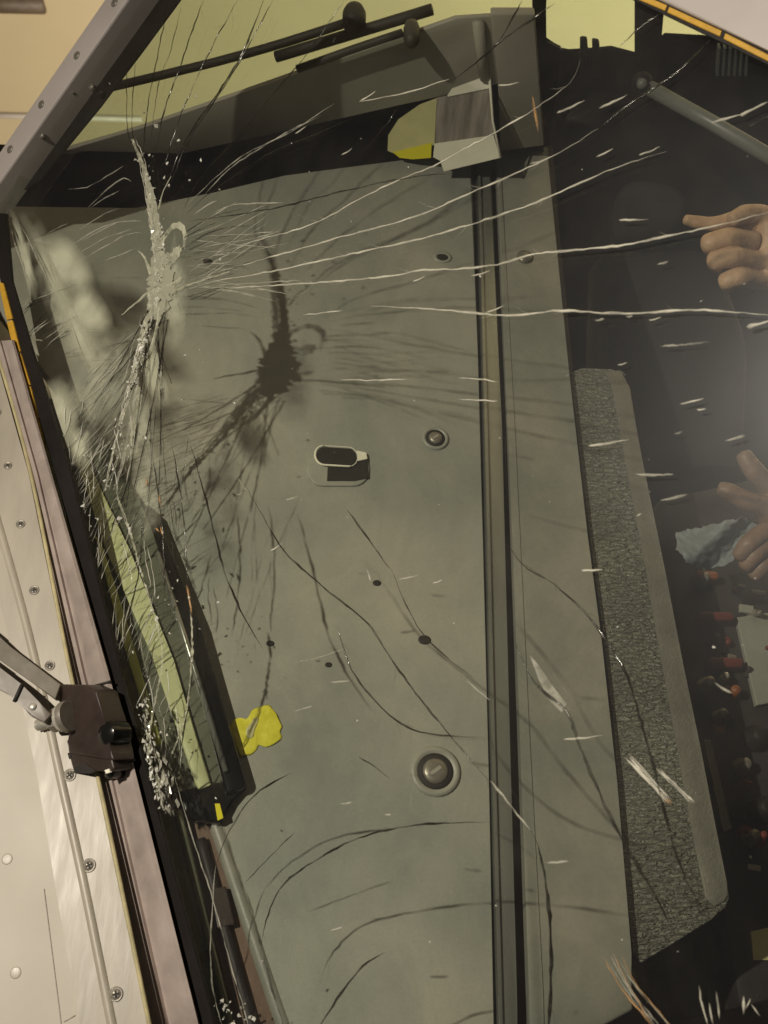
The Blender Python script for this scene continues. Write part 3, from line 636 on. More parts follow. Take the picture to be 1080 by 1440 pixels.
# cracks: each fracture is a thin blade standing in the glass
MID = -0.006
PX = 0.00052
def crack(pts, wd, m='white', jit=0.75, taper=True, name='crack', fn=None, step=9.0):
    q = spline(pts, step); P = []; rad = []
    n = len(q)
    for i, (x, y) in enumerate(q):
        j = jit if 0 < i < n - 1 else 0
        x += random.uniform(-j, j); y += random.uniform(-j, j)
        P.append(fn(x, y) if fn else W(x, y, MID))
        t = i / (n - 1); k = 1.0
        if taper: k = max(0.12, min(1, 5 * t, 5 * (1 - t)))
        if taper == 2: k = max(0.1, (1 - t) ** 0.8 * min(1, 7 * t))
        rad.append(wd * PX * 0.42 * k * (0.85 + 0.25 * math.sin(i * 0.9 + wd * 7) + random.uniform(-.12, .12)))
    bm = bmesh.new(); tube_bm(bm, P, rad, 5, GN, 0.7)
    o = link(name, bm, m, ws, True)
    if name == 'crack' and fn is None and n > 22 and m in ('white', 'smoke'):   # short spurs leave the long fractures
        for _ in range(n // 9):
            i = random.randrange(3, n - 3); a = math.atan2(q[i + 1][1] - q[i][1], q[i + 1][0] - q[i][0]) + random.choice((-1, 1)) * random.uniform(.25, .7)
            l = random.uniform(8, 34); x, y = q[i]
            crack([(x, y), (x + l * .5 * math.cos(a) + random.uniform(-1, 1), y + l * .5 * math.sin(a)), (x + l * math.cos(a + .15), y + l * math.sin(a + .15))], 1.3, 'haze' if m == 'white' else 'smokef', 0.5, 2, 'spur', None, 5.0)
    return o

# long pale curves running right
for pts, wd in (
    ([(816, 84), (802, 116), (749, 155), (700, 184), (652, 210), (617, 230), (535, 265), (440, 315), (360, 338), (300, 358)], 3.0),
    ([(841, 181), (805, 204), (767, 225), (706, 252), (640, 281), (587, 304), (506, 326), (400, 356), (330, 376), (280, 388)], 3.6),
    ([(937, 213), (897, 225), (841, 246), (763, 281), (698, 304), (602, 333), (495, 357), (400, 378), (310, 394), (262, 402)], 4.0),
    ([(1090, 296), (1010, 317), (953, 329), (869, 346), (753, 357), (700, 372), (644, 378), (596, 380), (541, 389), (441, 398), (330, 404), (265, 404)], 4.2),
    ([(1090, 444), (1036, 439), (969, 436), (880, 441), (791, 437), (754, 441), (702, 443), (615, 435), (522, 430)], 4.4),
    ([(481, 437), (455, 440), (426, 443)], 3.0),
    ([(478, 533), (507, 535), (574, 533)], 3.0),
    ([(644, 531), (672, 533), (700, 537)], 2.4), ([(644, 561), (672, 563), (700, 564)], 2.4),
    ([(632, 111), (587, 126), (540, 137), (505, 143)], 3.0),
    ([(1080, 143), (1050, 158), (1040, 162)], 5.0)):
    crack(pts, wd, 'white')
# fractures coloured dark, for the dark cockpit they mirror
for pts, wd in (
    ([(780, 5), (705, 57), (669, 89), (640, 110)], 5.0), ([(735, 0), (700, 60), (664, 92)], 3.5),
    ([(1010, 45), (960, 95), (920, 124), (880, 150), (841, 181)], 4.0),
    ([(870, 67), (893, 45), (935, 14)], 3.0),
    ([(643, 243), (560, 252), (470, 272), (380, 294), (300, 306), (262, 312)], 3.2),
    ([(343, 680), (393, 766), (417, 793), (471, 839), (518, 878), (557, 937), (607, 1003), (662, 1069), (700, 1110)], 3.6),
    ([(745, 1167), (757, 1190), (770, 1260), (775, 1340), (772, 1440), (765, 1540)], 6.0),
    ([(487, 715), (518, 758), (549, 800)], 3.4), ([(549, 800), (590, 885), (634, 929), (665, 952)], 2.2),
    ([(475, 880), (490, 933), (518, 975), (549, 1007), (580, 1026), (620, 1034), (673, 1036)], 3.4),
    ([(690, 1156), (603, 1159), (533, 1170), (475, 1192), (409, 1234), (384, 1269), (370, 1312), (367, 1347)], 3.6),
    ([(541, 1339), (510, 1359), (479, 1398), (452, 1440), (420, 1500)], 4.4),
    ([(409, 1087), (358, 1118), (323, 1168), (304, 1215)], 3.4),
    ([(268, 623), (293, 716), (315, 801), (341, 864), (370, 912)], 4.4),
    ([(241, 623), (256, 708), (263, 801), (265, 822)], 4.0),
    ([(725, 905), (752, 960), (796, 1000), (816, 1051), (847, 1124), (878, 1187), (913, 1245), (952, 1319)], 5.5),
    ([(738, 794), (788, 829), (835, 876), (878, 942), (897, 1000), (917, 1070), (936, 1148), (960, 1226), (995, 1292)], 4.6),
    ([(505, 1065), (530, 1080), (548, 1095)], 2.0), ([(345, 1240), (380, 1205), (415, 1170)], 1.8),
    ([(715, 770), (742, 800), (770, 815)], 2.2), ([(205, 1135), (245, 1080), (262, 1010), (270, 940), (268, 870)], 3.0)):
    crack(pts, wd, 'smoke')
# pale continuation of the lower fractures
for pts, wd in (([(690, 1098), (720, 1135), (746, 1168)], 4.5), ([(304, 1215), (298, 1280), (296, 1340), (300, 1395), (312, 1440)], 3.5),
                ([(244, 1087), (267, 1165), (296, 1254), (315, 1321), (344, 1424), (360, 1480)], 3.5),
                ([(417, 931), (450, 924), (487, 912)], 2.0)):
    crack(pts, wd, 'haze')
# upper dark fan
for pts, wd in (
    ([(236, -5), (231, 30), (207, 155), (202, 215), (204, 280)], 3.2), ([(255, 7), (240, 70), (222, 122), (212, 200)], 2.2),
    ([(290, -10), (274, 33), (255, 89), (230, 160), (216, 240)], 4.0), ([(340, -10), (296, 70), (255, 160), (230, 235)], 3.2),
    ([(374, -10), (348, 59), (322, 107), (262, 196), (236, 255)], 4.6), ([(388, -8), (355, 54), (315, 122), (266, 196), (238, 262)], 3.4),
    ([(488, -5), (432, 75), (380, 137), (333, 193), (281, 252), (256, 300)], 3.6), ([(178, 92), (180, 185), (196, 230)], 2.6),
    ([(191, 78), (186, 178), (200, 225)], 2.2), ([(500, 165), (430, 195), (380, 215), (300, 268), (262, 300)], 3.0),
    ([(560, 150), (540, 180), (505, 220)], 2.4)):
    crack(pts, wd, 'smoke')
for pts, wd in (([(470, 145), (410, 185), (340, 220), (290, 262), (262, 290)], 2.6), ([(452, 162), (400, 188), (330, 232), (286, 276)], 3.2),
                ([(96, 266), (122, 263), (150, 248), (174, 233)], 3.0), ([(122, 294), (152, 265), (174, 250), (185, 256)], 3.2),
                ([(128, 292), (148, 278), (168, 268)], 2.6), ([(107, 326), (148, 300), (167, 293)], 3.0), ([(100, 344), (155, 315), (200, 311)], 3.4),
                ([(111, 356), (148, 335), (185, 322)], 2.8), ([(118, 364), (178, 330), (200, 328)], 3.4), ([(141, 369), (193, 349)], 3.2), ([(63, 330), (96, 314)], 3.0),
                ([(112, 340), (140, 325), (166, 312)], 2.4), ([(300, 300), (330, 288), (400, 285)], 3.0), ([(272, 302), (290, 290), (305, 282)], 5.0),
                ([(10, 300), (22, 345), (40, 398)], 4.0), ([(30, 318), (52, 362), (72, 405)], 5.0)):
    crack(pts, wd, 'haze')
# short pale radials around the impact
rs = random.Random(21)
for k in range(26):
    a = R(rs.uniform(-38, 12)); x0, y0 = 262 + rs.uniform(-6, 30), rs.uniform(330, 412); L = rs.uniform(40, 150)
    crack([(x0, y0), (x0 + L * 0.5 * math.cos(a), y0 + L * 0.5 * math.sin(a) + rs.uniform(-3, 3)), (x0 + L * math.cos(a), y0 + L * math.sin(a))], rs.uniform(1.2, 2.2), 'haze')
# the fan between the crushed crack and the sill, leaning down to the left
for k in range(70):
    t = rs.random(); y0 = 455 + 250 * t; x0 = 205 - 55 * t + rs.uniform(-40, 5)
    L = rs.uniform(45, 130) * (1.0 - 0.25 * t); a = R(rs.uniform(118, 140))
    x1, y1 = x0 + L * math.cos(a), y0 + L * math.sin(a)
    lim = 55 + (y1 - 600) * 0.27
    if x1 < lim + 6: x1 = lim + 6
    crack([(x0, y0), ((x0 + x1) / 2 + rs.uniform(-3, 3), (y0 + y1) / 2), (x1, y1)], rs.uniform(1.2, 2.6), rs.choice(('smokef', 'smokef', 'haze', 'haze')))
for k in range(16):
    x0, y0 = rs.uniform(40, 110), rs.uniform(390, 470); L = rs.uniform(30, 70); a = R(rs.uniform(135, 160))
    crack([(x0, y0), (max(30, x0 + L * math.cos(a)), y0 + L * math.sin(a))], rs.uniform(1.6, 3.0), 'smoke' if k % 2 else 'haze')
for k in range(85):
    t = rs.random(); y0 = 560 + 330 * t; x0 = 60 + 0.30 * (y0 - 600) + 20 + rs.uniform(10, 105) * (1 - 0.35 * t)
    L = rs.uniform(30, 95); a = R(rs.uniform(104, 128))
    x1, y1 = x0 + L * math.cos(a), y0 + L * math.sin(a); lim = 82 + (y1 - 620) * 0.275
    if x1 < lim: x1 = lim
    crack([(x0, y0), ((x0 + x1) / 2 + rs.uniform(-2, 2), (y0 + y1) / 2), (x1, y1)], rs.uniform(1.2, 2.6), rs.choice(('smoke', 'smokef', 'smokef', 'haze', 'haze', 'white')))
for k in range(8):
    x0 = rs.uniform(190, 300); y0 = rs.uniform(560, 640)
    crack([(x0, y0), (x0 + rs.uniform(-8, 10), y0 + 70), (x0 + rs.uniform(-22, 22), y0 + rs.uniform(110, 260))], rs.uniform(1.2, 2.2), 'smokef')
for pts in ([(177, 778), (150, 812), (133, 834)], [(192, 819), (178, 882), (168, 941)], [(218, 900), (207, 960), (200, 1000)], [(160, 720), (140, 760), (128, 800)], [(186, 660), (160, 735), (142, 790)], [(200, 720), (196, 800), (184, 850)], [(214, 640), (228, 740), (232, 840)]):
    crack(pts, 3.4, 'smoke')

# the crushed fracture: a faceted rough band of glass standing in the pane
def band(path, seed, m='core', fn=None, across=5, rough=0.0014, name='fracture_band'):
    rs = random.Random(seed); q = spline([(a, b) for a, b, _ in path], 3.2)
    d = [0.0]
    for a, b in zip(path, path[1:]): d.append(d[-1] + math.hypot(b[0] - a[0], b[1] - a[1]))
    bm = bmesh.new(); rows = []; run = 0.0
    for i, (x, y) in enumerate(q):
        if i: run += math.hypot(x - q[i - 1][0], y - q[i - 1][1])
        k = 0
        while k < len(d) - 2 and run > d[k + 1]: k += 1
        t = max(0, min(1, (run - d[k]) / (d[k + 1] - d[k]))); wd = path[k][2] + (path[k + 1][2] - path[k][2]) * t
        x2, y2 = q[min(i + 1, len(q) - 1)]; x1, y1 = q[max(i - 1, 0)]
        L = math.hypot(x2 - x1, y2 - y1) or 1; nx, ny = -(y2 - y1) / L, (x2 - x1) / L
        row = []
        for j in range(across):
            u = (j / (across - 1) - 0.5) * wd * (1 + (rs.uniform(-.2, .2) if j in (0, across - 1) else 0)) + rs.uniform(-.12, .12) * wd
            p = (fn or (lambda a, b: W(a, b, MID)))(x + nx * u + rs.uniform(-.8, .8), y + ny * u + rs.uniform(-1, 1))
            e = 0 if j in (0, across - 1) else 1
            row.append(bm.verts.new(p + GN * (e * rough * rs.uniform(-.6, 1.0))))
        rows.append(row)
    for a, b in zip(rows, rows[1:]):
        for j in range(across - 1):
            if rs.random() < 0.5: bm.faces.new((a[j], a[j + 1], b[j + 1])); bm.faces.new((a[j], b[j + 1], b[j]))
            else: bm.faces.new((a[j], a[j + 1], b[j])); bm.faces.new((a[j + 1], b[j + 1], b[j]))
    return link(name, bm, m, ws)
MT['coreglass'] = crack_mat('crushed_glass_clear', (0.62, 0.61, 0.50), 0.08, 0.30, 0.95, 170, spec=1.0)
band([(186, 196, 2), (196, 220, 5), (205, 250, 6), (211, 290, 9), (218, 330, 12), (224, 360, 17), (222, 395, 22), (214, 430, 15), (203, 470, 10), (193, 512, 7)], 4, 'coreglass')
band([(194, 505, 7), (180, 560, 4.5), (168, 600, 3.5), (158, 640, 3), (148, 690, 2)], 5, 'coreglass', across=3, rough=0.0009)
band([(196, 520, 3), (186, 580, 3), (174, 640, 3), (160, 690, 2)], 6, 'haze', across=3, rough=0.0005)
band([(222, 400, 6), (240, 402, 7), (256, 390, 3)], 11, 'ribbon', across=4)
band([(190, 520, 4), (196, 560, 7), (188, 600, 8), (184, 640, 4)], 13, 'veil2')
band([(210, 470, 5), (222, 510, 9), (228, 548, 5)], 14, 'veil2')
band([(165, 700, 2), (182, 745, 3), (197, 800, 2), (220, 875, 2), (228, 930, 2), (215, 1000, 3), (206, 1050, 5)], 15, 'ribbon', across=3)
band([(268, 850, 1.5), (270, 920, 3), (262, 1000, 2), (242, 1060, 2)], 16, 'ribbon', across=3)
rk = random.Random(63); CP_ = [(188, 198), (200, 230), (208, 270), (215, 315), (222, 355), (221, 395), (213, 432), (202, 470), (192, 512), (178, 562), (164, 620), (150, 685)]
for k in range(26):
    i0 = rk.randrange(0, len(CP_) - 3); n_ = rk.randrange(3, 5); dx = rk.gauss(0, 7 if 2 < i0 < 7 else 3)
    crack([(x + dx + rk.uniform(-2, 2), y + rk.uniform(-5, 5)) for x, y in CP_[i0:i0 + n_]], rk.uniform(1.4, 3.2), rk.choice(('white', 'white', 'shard', 'haze')), 1.0, True, 'glass_streak', None, 6.0)
for k in range(46):
    t = rk.random(); y0 = 560 + 460 * t; x0 = 95 + 0.30 * (y0 - 600) + rk.uniform(0, 75) * (1 - 0.4 * t); L = rk.uniform(20, 80); a = R(rk.choice((rk.uniform(70, 95), rk.uniform(105, 130))))
    x1 = max(x0 + L * math.cos(a), 84 + (y0 + L * math.sin(a) - 620) * 0.275)
    crack([(x0, y0), ((x0 + x1) / 2 + rk.uniform(-3, 3), y0 + L * .5), (x1, y0 + L * math.sin(a))], rk.uniform(1.0, 2.2), rk.choice(('white', 'haze', 'shard')), 0.8, True, 'glass_streak', None, 7.0)
def crush(path, seed, per=1.0, m='core'):
    """a band of crushed splinters: many small tilted plates along the fracture, too small to pick apart"""
    rs = random.Random(seed); bm = bmesh.new()
    for (x0, y0, w0), (x1, y1, w1) in zip(path, path[1:]):
        L = math.hypot(x1 - x0, y1 - y0)
        for k in range(int(L * per * (w0 + w1) / 24) + 3):
            t = rs.random(); wd = w0 + (w1 - w0) * t
            c = W(x0 + (x1 - x0) * t + rs.gauss(0, 0.27) * wd, y0 + (y1 - y0) * t + rs.uniform(-2, 2), MID + rs.uniform(-.003, .003))
            r = PX * rs.uniform(0.9, 2.6) * min(2.0, 0.7 + wd / 18)
            ax = (SE * rs.uniform(.5, 1.2) + SW * rs.uniform(-.35, .35) + GN * rs.uniform(-.35, .35)).normalized()
            ay = ax.cross((GN + V3((rs.gauss(0, .45), rs.gauss(0, .45), rs.gauss(0, .45)))).normalized())
            nn = 4; v = [bm.verts.new(c + ax * (r * 2.6 * math.cos(6.283 * i / nn + .4) * rs.uniform(.6, 1.3)) + ay * (r * math.sin(6.283 * i / nn + .4) * rs.uniform(.5, 1.2))) for i in range(nn)]
            top = bm.verts.new(c + GN * r * 0.4)
            for i in range(nn): bm.faces.new((v[i], v[(i + 1) % nn], top))
            bm.faces.new(v[::-1])
    o = link('crushed_glass', bm, m, ws); o['kind'] = 'stuff'; return o
crush([(205, 980, 4), (206, 1040, 14), (218, 1085, 22), (230, 1140, 18)], 12, 0.25)
crush([(205, 980, 6), (208, 1040, 18), (222, 1085, 30), (236, 1140, 26)], 22, 0.35, 'smoke')
crush([(205, 980, 6), (208, 1040, 18), (222, 1085, 30), (236, 1140, 26)], 23, 0.4, 'haze')
crack([(170, 600), (176, 640), (164, 690), (180, 745)], 3.0, 'haze'); crack([(180, 560), (186, 620), (178, 680)], 5.0, 'haze')

# shards and sparkles: small splinters, their glints put into a near-white colour
def shard_mesh(seed):
    rs = random.Random(seed); bm = bmesh.new()
    v = [bm.verts.new((rs.uniform(-1, 1), rs.uniform(-1, 1) * 0.7, rs.uniform(-0.6, 0.6))) for _ in range(7)]
    bmesh.ops.convex_hull(bm, input=v)
    for q in [q for q in bm.verts if not q.link_faces]: bm.verts.remove(q)
    me = bpy.data.meshes.new('shard'); bm.to_mesh(me); bm.free(); me.materials.append(MT['shard']); return me
SM = [shard_mesh(s) for s in range(8)]
def shard(x, y, r, rot=None, me=None):
    o = bpy.data.objects.new('glass_shard', me or random.choice(SM)); COL.objects.link(o)
    o.location = W(x, y, MID + 0.004); o.scale = (r * PX, r * PX, r * PX)
    o.rotation_euler = (random.uniform(0, 6.3), random.uniform(0, 6.3), random.uniform(0, 6.3))
    wm = Matrix.LocRotScale(o.location, o.rotation_euler, o.scale)
    o.parent = ws; o.matrix_parent_inverse = ws.matrix_world.inverted()
    return o
for (x, y, r) in ((220, 177, 6), (202, 158, 4), (251, 198, 4.5), (235, 230, 4), (237, 260, 5), (231, 250, 4), (267, 254, 3.5), (283, 225, 4), (275, 135, 3.5), (124, 123, 4), (154, 117, 3.5),
                  (164, 590, 5), (163, 600, 6), (196, 610, 4), (205, 616, 4), (180, 627, 4), (180, 645, 5), (147, 675, 6), (160, 660, 5), (168, 730, 6.5), (183, 745, 6), (117, 712, 5), (128, 741, 4),
                  (197, 802, 6), (220, 872, 6), (223, 840, 4), (268, 922, 6.5), (265, 840, 4), (259, 499, 4), (258, 562, 3.5), (204, 478, 6), (200, 490, 7), (198, 484, 5), (222, 330, 5), (230, 345, 6), (227, 320, 4),
                  (280, 884, 4), (306, 848, 4), (47, 574, 4), (118, 640, 3.5), (370, 1352, 5), (310, 365, 4), (300, 380, 3)):
    shard(x, y, r)
for k in range(34):
    t = random.random(); shard(205 - 16 * t + random.gauss(0, 4), 465 + 60 * t, random.uniform(1.6, 4.2))
for k in range(22):
    t = random.random(); shard(182 - 32 * t + random.gauss(0, 6), 555 + 130 * t, random.uniform(1.4, 3.6))
for k in range(30):
    t = random.random(); shard(120 + 120 * t + random.gauss(0, 14), 640 + 330 * t + random.gauss(0, 25), random.uniform(1.2, 3.2))
rs = random.Random(5)
for k in range(46):   # along the crushed line
    t = rs.random(); y = 215 + 330 * t; x = 205 + 20 * math.sin(t * 3.0) - 25 * max(0, t - 0.55) * 2 + rs.gauss(0, 7)
    shard(x, y, rs.uniform(1.8, 4.5))
for k in range(60):  # loose crumbs where the lower fracture meets the sill
    t = rs.random(); y = 990 + 150 * t; x = 205 + 22 * t + rs.gauss(0, 9)
    shard(max(x, 188 + (y - 1080) * 0.25 + 22), y, rs.uniform(1.8, 5.5))
for k in range(24):
    t = rs.random(); shard(204 + 50 * t + rs.gauss(0, 5), 1000 - 200 * t + rs.gauss(0, 20), rs.uniform(1.5, 3.5))
for k in range(26):
    shard(rs.uniform(300, 360), rs.uniform(1405, 1445), rs.uniform(2, 5))
for k in range(60):   # dust over the whole pane
    shard(rs.uniform(230, 1070), rs.uniform(180, 1400), rs.uniform(0.9, 2.4))
# splintered streaks on the right half: short pale gouges
for (x0, y0, x1, y1, wd) in ((783, 159, 822, 141, 9), (842, 152, 882, 133, 8), (838, 221, 862, 209, 8), (898, 218, 928, 206, 6), (870, 309, 912, 308, 6), (924, 372, 940, 367, 5), (836, 450, 850, 448, 5), (912, 450, 930, 446, 6),
                             (1050, 460, 1085, 450, 13), (928, 487, 998, 480, 4), (868, 513, 882, 510, 6), (956, 568, 990, 560, 7), (980, 576, 993, 575, 6), (1019, 620, 1048, 612, 5), (828, 627, 884, 618, 9), (893, 667, 947, 667, 5),
                             (928, 704, 967, 695, 5), (817, 802, 848, 801, 9), (792, 1040, 847, 1034, 7), (767, 1213, 800, 1211, 5), (505, 143, 528, 128, 9), (415, 188, 430, 178, 7), (480, 218, 495, 208, 7), (662, 388, 690, 380, 8), (682, 440, 708, 430, 8),
                             (1000, 172, 1050, 158, 7), (380, 775, 396, 764, 9), (608, 820, 622, 815, 7), (463, 959, 492, 957, 4), (478, 1130, 496, 1128, 5), (540, 1145, 550, 1145, 5), (464, 1309, 482, 1303, 5), (560, 815, 590, 808, 4), (516, 800, 522, 818, 4),
                             (335, 672, 346, 690, 4), (331, 696, 343, 692, 4), (412, 1000, 440, 992, 4), (400, 703, 420, 698, 5), (580, 396, 598, 388, 7), (700, 120, 730, 116, 6), (895, 725, 902, 722, 6), (745, 230, 770, 224, 5), (880, 445, 890, 444, 4), (655, 955, 690, 985, 3),
                             (1005, 960, 1030, 975, 4), (948, 610, 960, 606, 4)):
    crack([(x0, y0), ((x0 + x1) / 2, (y0 + y1) / 2 + 1), (x1, y1)], wd * 0.85, 'white' if wd > 5 else 'haze', 0.5, 2 if wd > 5 else True, 'gouge', None, 5.0)
# milky delaminated patches round the fracture
def veil(pts, m='veil'):
    q = spline(pts + [pts[0]], 8)[:-1]; n = len(q)
    cx, cy = sum(x for x, _ in q) / n, sum(y for _, y in q) / n
    bm = bmesh.new(); lay = bm.verts.layers.float.new('fade'); rings = []
    for f in (1.15, 0.8, 0.45):
        r_ = []
        for x, y in q:
            v = bm.verts.new(W(cx + (x - cx) * f + random.uniform(-1, 1), cy + (y - cy) * f, MID - 0.002 + 0.0008 * (1 - f))); v[lay] = max(0, 1.15 - f) / 0.7; r_.append(v)
        rings.append(r_)
    c = bm.verts.new(W(cx, cy, MID - 0.0012)); c[lay] = 1.0
    for a_, b_ in zip(rings, rings[1:]):
        for i in range(n): bm.faces.new((a_[i], a_[(i + 1) % n], b_[(i + 1) % n], b_[i]))
    for i in range(n): bm.faces.new((rings[-1][i], rings[-1][(i + 1) % n], c))
    link('milky_patch', bm, m, ws, True)
for pts in ([(196, 486), (216, 490), (236, 550), (222, 570), (204, 540)], [(186, 560), (212, 570), (216, 640), (190, 660), (176, 620)], [(60, 545), (110, 530), (150, 590), (130, 650), (80, 630)], [(150, 470), (190, 480), (165, 560), (120, 600), (110, 540)],
            [(246, 330), (262, 400), (256, 470), (236, 480), (232, 400)], [(190, 650), (222, 640), (228, 720), (200, 760), (180, 710)], [(30, 310), (60, 320), (110, 420), (150, 520), (110, 520), (60, 420)]):
    veil(pts)
for pts in ([(55, 345), (85, 332), (110, 350), (130, 392), (122, 412), (92, 412), (68, 385)], [(84, 416), (128, 406), (156, 446), (148, 464), (108, 466)], [(196, 492), (214, 488), (234, 548), (224, 560), (206, 545)],
            [(52, 545), (90, 540), (108, 590), (100, 630), (70, 610)], [(96, 600), (120, 610), (128, 650), (104, 650)], [(14, 300), (26, 310), (52, 400), (40, 410)], [(36, 320), (48, 322), (100, 420), (150, 540), (136, 545), (70, 410)]):
    veil(pts, 'veil3')  # thicker patches paint in blurred reflections on the glass
# long splinter with fibres
prism('splinter', [W(x, y, MID) for x, y in ((745, 922), (756, 934), (775, 962), (796, 990), (790, 1002), (772, 985), (757, 955))], GN, 0.001, 'haze', ws)
for k in range(7):
    x0 = 880 + rs.uniform(-4, 8); y0 = 1064 + rs.uniform(-4, 6)
    crack([(x0, y0), (x0 + 30, y0 + 32), (938 + rs.uniform(-6, 8), 1126 + rs.uniform(-4, 6))], 1.8, 'white', name='fibre')
for k in range(4):
    crack([(924 + rs.uniform(-3, 3), 1080), (974 + rs.uniform(-4, 4), 1128 + rs.uniform(-3, 3))], 2.0, 'white', name='fibre')
for k in range(3): crack([(932 + 3 * k, 1122), (941 + 3 * k, 1131)], 2.4, 'fibre', name='fibre')
for pts in ([(262, 822), (266, 842), (270, 864)], [(206, 672), (207, 684)], [(224, 695), (226, 712)], [(225, 740), (230, 756)], [(749, 135), (753, 160), (757, 186)], [(218, 742), (224, 748)]):
    crack(pts, 4.5, 'fibre', name='fibre')
for k in range(7):
    x0 = 855 + rs.uniform(-8, 30)
    crack([(x0, 1345 + rs.uniform(-5, 8)), (x0 + 25, 1390), (x0 + 60 + rs.uniform(-10, 20), 1450)], rs.uniform(1.5, 3.0), 'fibre' if k % 3 == 0 else 'haze', name='fibre')
for k in range(7):
    x0 = 980 + rs.uniform(0, 90); y0 = 1400 + rs.uniform(-20, 30)
    crack([(x0, y0), (x0 + rs.uniform(-10, 14), y0 + rs.uniform(10, 40))], rs.uniform(2, 5), 'white', name='gouge')

# crushed root of the fracture in the inner ply (this throws the star on the glareshield)
def star(pts, w0, w1, m='ribbon'):
    q = spline(pts, 6.0); P = []; rad = []; n = len(q)
    for i, (x, y) in enumerate(q):
        t = i / (n - 1); P.append(caster(x + random.uniform(-.6, .6), y + random.uniform(-.6, .6)))
        rad.append((w0 + (w1 - w0) * t) * 0.00056 * 0.5 * random.uniform(0.8, 1.2))
    bm = bmesh.new(); tube_bm(bm, P, rad, 6, GN, 0.8); return link('fracture_root', bm, m, ws)
RN = 'fracture_root'
band([(374, 348, 3), (386, 380, 7), (396, 415, 10), (399, 450, 12), (397, 478, 18)], 41, 'core', caster, 4, 0.001, RN)
band([(398, 468, 20), (394, 490, 38), (391, 515, 54), (385, 536, 44), (374, 558, 18)], 42, 'core', caster, 6, 0.001, RN)
band([(396, 508, 26), (410, 526, 18), (424, 534, 7)], 43, 'core', caster, 5, 0.001, RN)
band([(402, 470, 8), (428, 459, 6), (447, 461, 8), (455, 474, 9), (450, 490, 6)], 44, 'ribbon', caster, 4, 0.001, RN)
band([(408, 495, 18), (432, 492, 14), (444, 486, 6)], 45, 'ribbon', caster, 4, 0.001, RN)
star([(352, 466), (364, 478), (374, 502)], 2, 7)
star([(386, 545), (372, 570), (352, 592), (334, 597)], 8, 4)
star([(370, 540), (342, 565), (334, 592)], 4, 2.5)
star([(420, 534), (470, 537), (540, 543)], 5, 1.5)
star([(372, 518), (345, 524), (300, 532)], 5, 1.5)
star([(405, 430), (420, 412), (440, 400)], 2.5, 1.2)
fan = [(205, 628), (215, 662), (236, 690), (238, 730), (262, 720), (262, 765), (285, 745), (300, 800), (312, 770), (318, 840), (330, 720), (345, 815), (352, 720), (372, 660), (392, 640), (425, 640), (300, 690), (255, 660), (240, 610), (450, 560), (255, 560)]
for i, (x, y) in enumerate(fan[::2] + fan[1::4]):
    sx, sy = 385 + rs.uniform(-30, 18), 545 + rs.uniform(-8, 20)
    star([(sx, sy), ((sx + x) / 2 + rs.uniform(-4, 4), (sy + y) / 2 + 5), (x, y)], 3.2, 1.4, 'smokef' if i % 3 else 'smoke')
for i in range(14):
    x0 = 440 + rs.uniform(0, 60); y0 = 470 + i * 7 + rs.uniform(-3, 3); L = rs.uniform(60, 170)
    star([(x0, y0), (x0 + L / 2, y0 + rs.uniform(-2, 6)), (x0 + L, y0 + rs.uniform(0, 16))], 2.2, 1.2, 'smokef')

# ------------------------------------------------------------------ wiper
wp = empty('wiper', S(90, 1010)); tag(wp, 'dark brown wiper head with a grey link arm and a brown strip over the sill at left', 'wiper')
HA = 0.026
prism('back_strip', [S(x, y, 0.012) for x, y in ((-60, 845), (0, 896), (15, 910), (50, 936), (86, 962), (78, 984), (40, 956), (0, 928), (-60, 885))], SKN, 0.006, 'olive_brown', wp, 0.001)  # flat olive-brown strip behind the front arm
autosmooth(prism('front_arm', [S(x, y, HA) for x, y in ((-60, 895), (0, 939), (30, 962), (54, 986), (72, 1004), (62, 1016), (42, 1006), (30, 990), (12, 976), (-60, 938))], SKN, 0.006, 'arm', wp, 0.0012), 35)
tube('notch', [S(31, 963, HA + 0.0006), S(20, 987, HA + 0.0006)], 0.0017, 'gap', wp, 6, SKN)
lathe('arm_screw', S(46, 994, HA), SKN, [(0.003, -0.001), (0.003, 0.001), (0.0012, 0.0016)], 'steel', wp, 12)
HB = 0.040
nb = (W(50, 1021, HB) - W(100, 1006, HB - 0.006)).normalized()           # bolt axis
o0 = W(100, 1006, HB - 0.006)
def at_bolt(d): return o0 + nb * d
L_ = (W(50, 1021, HB) - o0).length
autosmooth(lathe('washer', at_bolt(L_ * 0.08), nb, [(0.012, -0.002), (0.0125, 0), (0.0125, 0.003), (0.010, 0.0036)], 'dull', wp, 28), 25)
autosmooth(lathe('washer', at_bolt(L_ * 0.22), nb, [(0.0105, -0.001), (0.0108, 0), (0.0108, 0.0022), (0.008, 0.0026)], 'steel', wp, 28), 25)
autosmooth(lathe('nut', at_bolt(L_ * 0.34), nb, [(0.0092, -0.002), (0.0096, -0.001), (0.0096, 0.0065), (0.0080, 0.0076)], 'dull', wp, 6), 25)
prof = [(0.0052, -0.002)]
for k in range(6): prof += [(0.0052, 0.0022 * k), (0.0042, 0.0022 * k + 0.0011)]
prof += [(0.0046, 0.014), (0.002, 0.0148)]
autosmooth(lathe('bolt', at_bolt(L_ * 0.55), nb, prof, 'steel', wp, 20), 25)
autosmooth(prism('head_block', [W(x, y, 0.030) for x, y in ((86, 962), (117, 963), (136, 971), (146, 1010), (156, 1055), (161, 1070), (98, 1060), (92, 1041), (100, 1037), (86, 988))], GN, 0.022, 'brown', wp, 0.002, 3), 35)
autosmooth(lathe('round_boss', W(154, 1033, 0.025), GN, [(0.010, -0.014), (0.0105, 0.0), (0.0095, 0.004), (0.006, 0.006), (0.002, 0.0064)], 'gloss', wp, 24), 40)
